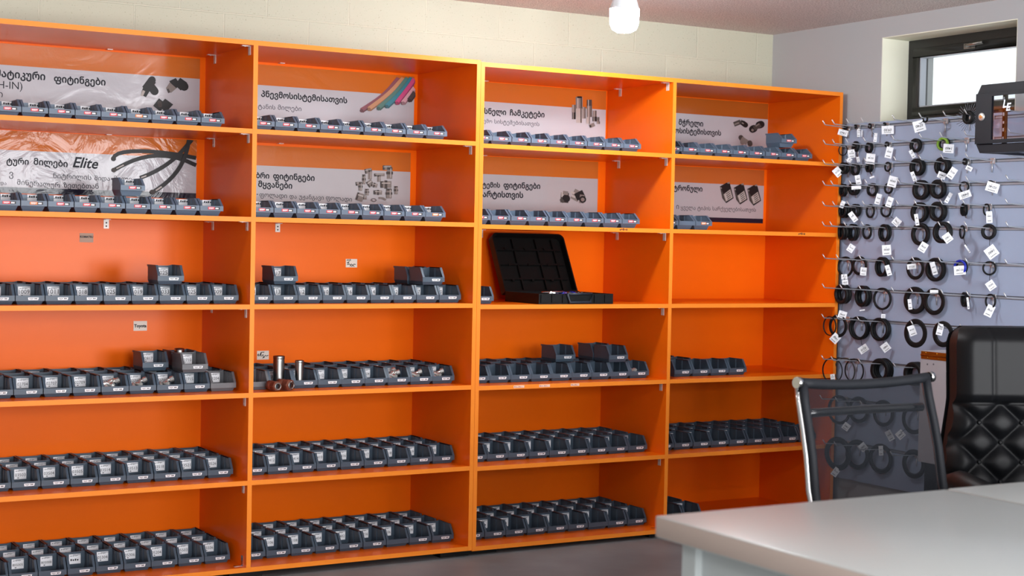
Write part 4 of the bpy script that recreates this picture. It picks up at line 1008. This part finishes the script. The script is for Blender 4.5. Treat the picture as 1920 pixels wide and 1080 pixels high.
# row 6
RG(6, C9, 9, 545, 215, 165, 280, 44, 2)
RG(6, C9, 9, 795, 225, 210, 290, 40, 2, [(680, 410, 110, 130, -32)])
RG(6, C9, 9, 1050, 205, 175, 255, 34, 1)
RG(6, C9, 9, 1345, 200, 225, 295, 38, 2, [(1282, 440, 150, 170, 5)])
RG(6, G8, 8.309, 315, 310, 300, 350, 55, 3, [(340, 445, 120, 150, -30)])
RG(6, G8, 8.309, 640, 300, 320, 340, 55, 3, [(720, 300, 130, 140, 38)])
RG(6, G8, 8.309, 1025, 235, 75, 215, 24, 1, [(1030, 470, 25, 150, 35)])
RG(6, G8, 8.309, 1425, 240, 255, 245, 46, 1, [(1405, 520, 180, 180, 38)])
# row 7
RG(7, C9, 9, 585, 760, 280, 350, 34, 1, [(568, 890, 100, 85, 5), (582, 985, 100, 85, 8)])
RG(7, C9, 9, 895, 755, 240, 325, 46, 3, [(890, 800, 105, 135, -4)])
RG(7, C9, 9, 1250, 765, 260, 335, 44, 2, [(1310, 782, 80, 180, 18)])
RG(7, G8, 8.309, 275, 835, 265, 350, 50, 4, [(160, 745, 140, 80, 8)])
RG(7, G8, 8.309, 615, 825, 325, 370, 52, 4, [(505, 775, 80, 200, 18)])
RG(7, G8, 8.309, 925, 775, 235, 235, 32, 2, [(910, 805, 180, 140, 6)], extra=BLUE)
RG(7, G8, 8.309, 1440, 775, 230, 225, 26, 1, [(1395, 1040, 130, 140, 36)])
# row 8
RG(8, D9, 9, 545, 270, 300, 335, 56, 2, [(535, 540, 140, 120, -16)])
RG(8, D9, 9, 950, 310, 290, 360, 52, 2, [(870, 465, 90, 18, 10)])
RG(8, D9, 9, 1285, 310, 320, 380, 34, 1, [(1225, 565, 70, 70, 0)])
RG(8, H7, 7.713, 265, 390, 330, 395, 66, 4, [(125, 390, 55, 150, 8)])
RG(8, H7, 7.713, 560, 390, 290, 390, 60, 4, [(485, 205, 140, 45, 0)])
RG(8, H7, 7.713, 1030, 360, 115, 215, 26, 2, [(965, 375, 30, 170, 8)])
RG(8, H7, 7.713, 1360, 370, 165, 215, 22, 1, [(1275, 485, 115, 170, -24)])
# row 9
RG(9, D9, 9, 320, 785, 230, 330, 14, 1)
RG(9, D9, 9, 460, 785, 280, 390, 48, 3, [(415, 940, 140, 150, -42)])
RG(9, D9, 9, 870, 840, 370, 400, 42, 2, [(890, 1120, 160, 120, 35)])
RG(9, D9, 9, 1260, 830, 360, 395, 46, 2, [(1265, 1090, 140, 140, 38)])
RG(9, H7, 7.713, 205, 860, 300, 420, 72, 4, [(155, 770, 105, 150, 22)])
RG(9, H7, 7.713, 600, 850, 270, 380, 70, 4, [(560, 755, 90, 165, -12)])
# rows 10-12
RG(10, J9, 9.6, 200, 520, 190, 470, 14, 4, [(205, 650, 80, 120, 8)], note='thin black cord rings')
RG(10, J9, 9.6, 450, 520, 210, 480, 16, 3, note='thin grey cord rings', m=RUBBERG)
RG(10, J9, 9.6, 700, 520, 150, 440, 18, 3, note='narrow black cord rings')
RG(10, J9, 9.6, 1200, 570, 440, 430, 78, 3)
RG(10, J9, 9.6, 1690, 640, 440, 430, 80, 3)
RG(11, K6, 6, 560, 790, 170, 330, 30, 3, [(640, 960, 80, 80, -35)])
RG(11, K6, 6, 820, 830, 190, 300, 40, 3)
RG(11, K6, 6, 1070, 850, 190, 300, 40, 3, [(1130, 1060, 70, 120, 30)])
RG(11, K6, 6, 1400, 880, 230, 340, 44, 3, [(1250, 1050, 90, 90, 42)])
RG(12, L6, 6, 545, 430, 230, 380, 60, 3, [(520, 630, 70, 100, -35)])
RG(12, L6, 6, 830, 480, 190, 340, 50, 3, [(830, 350, 80, 90, 40)])
RG(12, L6, 6, 1090, 510, 200, 340, 50, 3, [(1030, 390, 50, 110, 4)])
RG(12, L6, 6, 1400, 560, 260, 330, 52, 3)
# round black brush with a fan of bristles on the last visible hook of the first row
y = HY[1][7]; x = hit(1818, 226, 1, y).x; zc = ROWZ[1] - .022
Mw = T((min(x, XS - .03), y, ROWZ[1] - .0075)) @ Rz(.05) @ Matrix.Rotation(pi / 2, 4, 'Y')
r = thing('cable_tie_bundle', 'round black bundle with fanned tie ends and white tag beside the rack', 'cable ties', Mw)
b = MB(); b.lathe([(.014, -.012), (.02, -.016), (.03, -.014), (.03, .014), (.02, .016), (.014, .012)], 28, None, 0, True, closed=True); b.build('coil', RUBBER, r)
b = MB()
for k in range(30):
    a = 2 * pi * k / 30; rr = .056 + .006 * (k % 3)
    b.tube([(.026 * cos(a), .026 * sin(a), -.004), (rr * cos(a + .12), rr * sin(a + .12), -.01)], .0012, 4)
b.build('tie_ends', mat('grey_nylon', S(120, 124, 136), .5), r)

# ------------------------------------------------------------------ wall-mounted rack
def rack():
    X0, X1, Y0, Y1 = 2.65, XS - .03, -1.90, -1.297
    Z0, Z1 = 1.755 + ZO, 2.035 + ZO
    r = thing('wall_rack', 'black steel wall-mounted equipment rack with glass door', 'rack')
    b = MB(); fw = .088
    def bev(z0, z1): b.prism([(X0, Y1 - .0, z0), (X0, Y0, z0), (X0, Y0, z1), (X0, Y1, z1)], (X1 - X0, 0, 0))
    b.prism([(X0 + .012, Y1 - .0, Z1 - .035), (X0 + .012, Y1 - .02, Z1), (X0 + .012, Y0 + .02, Z1), (X0 + .012, Y0, Z1 - .035)], (.08, 0, 0))
    b.build('top_cap', RACKM, r)
    b = MB(); b.prism([(X0 + .012, Y1, Z0 + .035), (X0 + .012, Y1 - .02, Z0), (X0 + .012, Y0 + .02, Z0), (X0 + .012, Y0, Z0 + .035)], (.08, 0, 0)); b.build('bottom_cap', RACKM, r)
    for (ya, yb) in ((Y1 - .018, Y1), (Y0, Y0 + .018)):
        b = MB()
        b.box(X0 + .012, X0 + .09, ya, yb, Z0 + .035, Z1 - .035); b.build('side_post', RACKM, r)
        b = MB(); b.box(X1 - .03, X1, ya, yb, Z0 + .004, Z1 - .004); b.build('rear_post', RACKM, r)
    for z in (Z0 + .002, Z1 - .012):
        b = MB(); b.box(X0 + .092, X1 - .03, Y1 - .018, Y1, z, z + .01); b.box(X0 + .092, X1 - .03, Y0, Y0 + .018, z, z + .01); b.build('side_rail', RACKM, r)
    b = MB(); b.box(X1 - .03, X1, Y0 + .018, Y1 - .018, Z0 + .004, Z0 + .03); b.box(X1 - .03, X1, Y0 + .018, Y1 - .018, Z1 - .03, Z1 - .004); b.build('rear_beam', RACKM, r)
    b = MB(); b.box(X1, XR - .001 - .017, -1.7, -1.5, Z0 + .02, Z0 + .06); b.box(X1, XS, -1.7, -1.5, Z1 - .06, Z1 - .02); b.build('wall_bracket', STEEL, r)
    d = MB(); x0, x1 = X0, X0 + .011
    d.box(x0, x1, Y1 - fw, Y1 - .003, Z0 + .037, Z1 - .037); d.box(x0, x1, Y0 + .003, Y0 + fw, Z0 + .037, Z1 - .037)
    d.box(x0, x1, Y0 + fw, Y1 - fw, Z0 + .037, Z0 + .052); d.box(x0, x1, Y0 + fw, Y1 - fw, Z1 - .05, Z1 - .037)
    door = d.build('door', RACKM, r)
    g = MB(); g.box(x0 + .004, x0 + .008, Y0 + fw, Y1 - fw, Z0 + .052, Z1 - .05); g.build('pane', RGLASS, door)
    q = hit(1841, 219, 0, X0)
    k = MB(); k.lathe([(.004, 0), (.0165, 0), (.0165, .004), (.013, .006), (.004, .006)], 24, T((X0, q.y, q.z)) @ Matrix.Rotation(-pi / 2, 4, 'Y'), 0, True)
    k.lathe([(.001, .006), (.0065, .006), (.0065, .009), (.001, .009)], 18, T((X0, q.y, q.z)) @ Matrix.Rotation(-pi / 2, 4, 'Y'), 1, True)
    k.build('lock', [BRIGHT, mat('copper_lock', S(206, 132, 66), .4, .2)], door)
    lg = MB(); a = hit(1880, 201.5, 0, X0 + .0035); c = hit(1886.5, 207.5, 0, X0 + .0035)
    add_text(lg, 'L', (X0 + .0034, a.y, a.z), (0, -1, 0), (0, 0, 1), height=.043, bold=.03, shear=.2)
    add_text(lg, 'E', (X0 + .0028, c.y, c.z), (0, -1, 0), (0, 0, 1), height=.043, bold=.03, shear=.2)
    lg.build('logo', SILVERL, door)
    rl = MB(); q = hit(1879, 230, 0, X0 + .10)
    rl.box(X0 + .10, X0 + .115, q.y - .015, q.y, Z0 + .012, Z1 - .012, 0)
    for kk in range(6):
        z = Z0 + .06 + kk * .032; rl.box(X0 + .0985, X0 + .1, q.y - .010, q.y - .004, z, z + .010 + .004 * (kk % 2), 1)
    rl.box(X0 + .092, X0 + .1, q.y - .015, q.y, Z0 + .012, Z0 + .02); rl.box(X0 + .09, X0 + .115, q.y - .015, q.y, Z1 - .036, Z1 - .030)
    rl.build('mounting_rail', [BLACK, WHITE], r)
    t_ = MB(); t_.box(X0 + .092, X1 - .03, Y0 + .018, Y1 - .018, Z1 - .010, Z1 - .007)
    for kk in range(12): t_.box(X0 + .12, X0 + .32, Y1 - .06 - kk * .03, Y1 - .05 - kk * .03, Z1 - .0115, Z1 - .010, 1)
    t_.build('vented_top', [RACKM, GREYL], r)
    bt = MB(); bt.box(X0 + .25, X1 - .03, Y0 + .018, Y1 - .06, Z0 + .004, Z0 + .008); bt.build('bottom_tray', RACKM, r)
rack()

# ------------------------------------------------------------------ ceiling lamp
def lamp(x, y, zb, rad, label):
    r = thing('ceiling_lamp', label, 'lamp', T((x, y, zb)))
    H = ZC - zb
    b = MB(); b.lathe([(.001, 0), (rad * .5, .003), (rad * .82, .014), (rad * .97, .034), (rad, .06), (rad * 1.02, .098)], 32); b.build('diffuser', BULB, r)
    b = MB(); b.lathe([(rad * 1.02, .0985), (rad * .98, .106), (rad * .8, .14), (rad * .42, .166), (.02, .172)], 32); b.build('housing', PLAST, r)
    b = MB(); b.lathe([(.019, .1725), (.024, .175), (.024, H - .022), (.045, H - .02), (.045, H)], 24); b.build('socket', PLAST, r)
lq = hit(1170, 62, 1, -.55)
lamp(lq.x, -.55, lq.z, .0605, 'glowing white bulb lamp hanging from the ceiling above the shelves')

# ------------------------------------------------------------------ desks
def desk(M, L, Dp, H, label, legs):
    r = thing('desk', label, 'desk', M, None)
    b = MB(); b.box(0, L, -Dp, 0, H - .05, H); dt = b.build('desk_top', [DESK, DESKE], r, bevel=.003)
    for p_ in dt.data.polygons: p_.material_index = 1 if abs(p_.normal.z) < .35 else 0
    for xl in legs:
        b = MB(); b.box(xl + .02, xl + .045, -Dp + .1, -.09, .06, H - .05); b.build('side_panel', DESK, r)
        for yl in (-.09, -Dp + .05):
            b = MB(); b.box(xl, xl + .05, yl, yl + .05, 0, H - .05); b.build('leg', DESK, r)
    b = MB(); b.box(legs[0] + .03, legs[-1], -.25, -.232, .18, H - .05); b.build('modesty_panel', DESK, r)
HD = .743
c0 = hit(1229, 967, 2, HD); c1 = hit(1768, 916, 2, HD)
desk(T((c0.x, c0.y, 0)), c1.x - c0.x - .004, 1.5, HD, 'white laminate desk in the left foreground with a rounded corner edge', [.05, c1.x - c0.x - .09])
desk(T((c1.x + .012, c1.y - .005, 0)), 1.2, 1.2, HD, 'white laminate desk at the right edge of the foreground', [.13, 1.12])

# ------------------------------------------------------------------ net-backed office chair
def net_chair():
    yT = -2.27
    tl = hit(1497, 716, 1, yT); tr = hit(1745, 709, 1, yT)
    w2 = (tr.x - tl.x) / 2; xc = (tl.x + tr.x) / 2; zt = (tl.z + tr.z) / 2
    yaw = 0.03
    r = thing('office_chair', 'chrome office chair with dark see-through net back behind the desk', 'chair', T((xc, yT, 0)) @ Rz(yaw))
    # side rail path in (y, z): the back leans away from the viewer, the seat comes forward
    rail = [(.0, zt), (-.012, zt - .06), (-.035, zt - .14), (-.055, zt - .22), (-.072, zt - .32), (-.095, zt - .42), (-.14, zt - .475), (-.22, zt - .495), (-.40, zt - .485), (-.50, zt - .475), (-.545, zt - .49)]
    for s in (-1, 1):
        b = MB(); wid = lambda k: 0
        P = [Vector((s * (w2 - .004 + .012 * min(1, k / 6)), y_ + (.017 if k < 5 else 0), z_ - (0 if k < 5 else .017))) for k, (y_, z_) in enumerate(rail)]
        b.tube(P, .0105, 8); b.build('side_rail', CHROME, r)
        b = MB(); P2 = [Vector((s * (w2 - .012 + .012 * min(1, k / 6)), y_, z_)) for k, (y_, z_) in enumerate(rail)]
        b.tube(P2, .0135, 8); b.build('rail_sleeve', NETD, r)
    wd = w2 - .012
    def sag(u): return -.014 * (1 - (2 * u - 1) ** 2)
    from bisect import bisect
    def at_rail(t):
        k = t * (len(rail) - 1); i = min(int(k), len(rail) - 2); f = k - i
        return rail[i][0] + (rail[i + 1][0] - rail[i][0]) * f, rail[i][1] + (rail[i + 1][1] - rail[i][1]) * f
    b = MB()
    def fn(u, v):
        y_, z_ = at_rail(v); top = max(0, 1 - v * 5)
        return (-wd + 2 * wd * u, y_ + .012 * (1 - (2 * u - 1) ** 2), z_ + sag(u) * top - .012 * (1 - (2 * u - 1) ** 2) * (1 if v > .6 else 0))
    b.grid(fn, 14, 30); b.build('net_sling', NET, r)
    b = MB(); P = [(-w2 + .004 + 2 * (w2 - .004) * k / 12, .002 + .012 * (1 - (k / 6 - 1) ** 2), zt + sag(k / 12)) for k in range(13)]
    b.tube(P, [.016] * 13, 10); b.build('top_roll', NETD, r)
    for s in (-1, 1):
        b = MB(); b.tube([(s * (w2 + .0), .001, zt), (s * (w2 + .016), .001, zt + .001)], .0175, 12); b.build('end_cap', CHROME, r)
    b = MB(); z_ = zt - .095; P = [((-w2 + .022) + 2 * (w2 - .022) * k / 8, .012 - .02 + .012 * (1 - (k / 4 - 1) ** 2) + .014, z_) for k in range(9)]
    b.tube(P, .014, 10); b.build('crossbar', CHROME, r)
    for s in (-1, 1):
        b = MB(); xa = s * (w2 + .022)
        b.tube([(xa, -.10, zt - .40), (xa + s * .015, -.11, zt - .375), (xa + s * .02, -.16, zt - .352), (xa + s * .02, -.34, zt - .35), (xa + s * .015, -.40, zt - .38), (xa, -.42, zt - .485)], .011, 8); b.build('armrest', CHROME, r)
    zs = zt - .5
    b = MB(); b.box(-.16, .16, -.36, -.16, zs - .05, zs - .015); b.tube([(-w2 - .01, -.26, zs - .006), (w2 + .01, -.26, zs - .006)], .012, 8); b.build('seat_bracket', CHROME, r)
    b = MB(); b.tube([(0, -.26, zs - .05), (0, -.26, .09)], .026, 14); b.build('gas_lift', CHROME, r)
    b = MB()
    for k in range(5):
        a = 2 * pi * k / 5 + .3; b.tube([(0, -.26, .11), (.16 * cos(a), -.26 + .16 * sin(a), .095), (.29 * cos(a), -.26 + .29 * sin(a), .075)], [.026, .018, .014], 8)
    b.build('star_base', CHROME, r)
    for k in range(5):
        a = 2 * pi * k / 5 + .3; cx, cy = .29 * cos(a), -.26 + .29 * sin(a); b = MB()
        b.tube([(cx - .018 * sin(a), cy + .018 * cos(a), .028), (cx + .018 * sin(a), cy - .018 * cos(a), .028)], .028, 14); b.tube([(cx, cy, .05), (cx, cy, .08)], .008, 8)
        b.build('caster', BLACK, r)
net_chair()

# ------------------------------------------------------------------ tufted leather armchair
def leather_chair():
    yf = -2.08
    l0 = hit(1797, 690, 1, yf); tp = hit(1870, 613, 1, yf)
    Wd = .60; zb, zt = .44, tp.z
    xc = l0.x + Wd / 2 + .085
    r = thing('executive_chair', 'black leather office chair with button-tufted back at the right edge', 'chair', T((l0.x, l0.y, 0)) @ Rz(-.45) @ T((Wd / 2 + .004, -.03, 0)))
    zh = hit(1850, 752, 1, yf).z
    du, dv = .15, .135
    def half(z):
        if z > zt - .07: return Wd / 2 - .05 * (1 - sqrt(max(0, 1 - ((z - (zt - .07)) / .07) ** 2))) - .0
        if z > zh: return Wd / 2
        return Wd / 2 + .035 * min(1, (zh - z) / .22)
    def prof(z): return .05 * max(0, (z - zb) / (zt - zb)) ** 1.3
    def front(u, v):
        z = zb + (zt - zb) * v; x = (2 * u - 1) * half(z)
        e = 1 - abs(2 * u - 1); round_ = .05 * (1 - min(1, e / .16)) ** 2
        topr = .06 * max(0, (z - (zt - .05)) / .05) ** 2
        y_ = prof(z) + round_ + topr
        if z < zh - .004:
            a = (x / du + (z - zh) / dv); c = (x / du - (z - zh) / dv)
            puff = 1 - (1 - abs(sin(pi * a)) * abs(sin(pi * c))) ** 2
            y_ -= .034 * puff - .012
        else:
            k = max(0, min(1, (z - zh) / .03)); s = abs((x + .165) % .165 - 0) if False else min(abs(x + .165), abs(x - .165), abs(x))
            seam = min(abs(x + .185), abs(x - .185)); y_ -= .03 * sqrt(k) * (1 - .16 * math.exp(-(seam / .006) ** 2))
        return (x, y_, z)
    b = MB(); b.grid(front, 110, 130)
    b.grid(lambda u, v: (front(1 - u, v)[0], .15 + prof(zb + (zt - zb) * v) - .03 * (2 * u - 1) ** 2, front(1 - u, v)[2]), 12, 24)
    n = 24
    for sgn in (0, 1):
        b.grid(lambda u, v, sgn=sgn: Vector(front(sgn, v)).lerp(Vector((front(sgn, v)[0] * .985, .10 + prof(zb + (zt - zb) * v), front(sgn, v)[2])), u if sgn else 1 - u), 4, 60)
    b.grid(lambda u, v: Vector(front(v, 1)).lerp(Vector((front(v, 1)[0], .15 + prof(zt) - .03 * (2 * v - 1) ** 2, zt)), 1 - u), 4, 40)
    b.build('tufted_back', LEATHER, r)
    for a in range(-4, 5):
        for c in range(-7, 1):
            if (a + c) % 2: continue
            x = a * du / 2; z = zh + c * dv / 2
            if abs(x) < Wd / 2 - .03 and zb + .12 < z < zh - .01:
                yb = prof(z) + .008; b = MB(); b.lathe([(.001, -.006), (.006, -.004), (.008, 0), (.004, .004)], 10, T((x, yb, z)) @ Matrix.Rotation(pi / 2, 4, 'X'))
                b.build('button', LEATHER, r)
    b = MB(); b.box(-.27, .27, -.50, .02, .40, .52); b.build('seat_cushion', LEATHER, r, bevel=.04, seg=4)
    for s in (-1, 1):
        b = MB(); b.tube([(s * .31, .08, .48), (s * .335, .03, .57), (s * .335, -.10, .60), (s * .335, -.32, .595), (s * .33, -.40, .55), (s * .30, -.40, .44)], [.03, .035, .038, .038, .032, .026], 12); b.build('armrest', LEATHER, r)
    b = MB(); b.tube([(0, -.22, .40), (0, -.22, .10)], .03, 14); b.build('gas_lift', BLACK, r)
    b = MB()
    for k in range(5):
        a = 2 * pi * k / 5; b.tube([(0, -.22, .12), (.26 * cos(a), -.22 + .26 * sin(a), .08)], [.03, .018], 8)
    b.build('star_base', BLACK, r)
    for k in range(5):
        a = 2 * pi * k / 5; cx, cy = .26 * cos(a), -.22 + .26 * sin(a); b = MB(); b.tube([(cx - .02 * sin(a), cy + .02 * cos(a), .03), (cx + .02 * sin(a), cy - .02 * cos(a), .03)], .03, 14); b.tube([(cx, cy, .05), (cx, cy, .085)], .008, 8); b.build('caster', BLACK, r)
leather_chair()

# ------------------------------------------------------------------ white cabinet with a brass piano hinge
def hinged_cabinet():
    X0 = 2.55; a = hit(1726.5, 657, 0, X0); zt = a.z; zb = hit(1727, 866, 0, X0).z
    Y1 = a.y; Y0 = Y1 - .95; X1 = X0 + .34
    r = thing('storage_cabinet', 'pale cabinet with a brass piano hinge along its top, behind the chairs', 'cabinet')
    b = MB(); b.box(X0, X1, Y0, Y1, zb, zt - .034); b.build('body', CABW, r)
    b = MB(); b.box(X0, X1, Y0, Y1, zt - .016, zt); b.build('lid', CABW, r)
    b = MB(); b.box(X0 + .002, X1, Y0 + .002, Y1 - .002, zt - .034, zt - .016, 1)
    b.box(X0 - .002, X0 + .002, Y0, Y1 - .004, zt - .034, zt - .002)
    b.tube([(X0 - .003, Y0, zt - .018), (X0 - .003, Y1 - .004, zt - .018)], .0035, 8)
    for k in range(14):
        y_ = Y1 - .03 - k * .062
        for dz in (.009, .028): b.lathe([(.0005, .0), (.0045, 0), (.003, .002)], 8, T((X0 - .002, y_ - .01 * (dz > .02), zt - dz)) @ Matrix.Rotation(-pi / 2, 4, 'Y'))
    b.build('piano_hinge', [BRASS, CABW], r)
    b = MB()
    for px in (1739, 1750.5):
        q = hit(px, 683, 0, X0); b.lathe([(.0005, 0), (.004, 0), (.004, .001)], 10, T((X0, q.y, q.z)) @ Matrix.Rotation(-pi / 2, 4, 'Y'))
    b.build('screw_holes', mat('dull_hole', S(110, 106, 112), .8), r)
    b = MB(); b.box(X0 + .02, X1, Y0 + .02, Y1 - .02, 0, zb); b.build('plinth', BLACK, r)
hinged_cabinet()
bpy.context.view_layer.update()
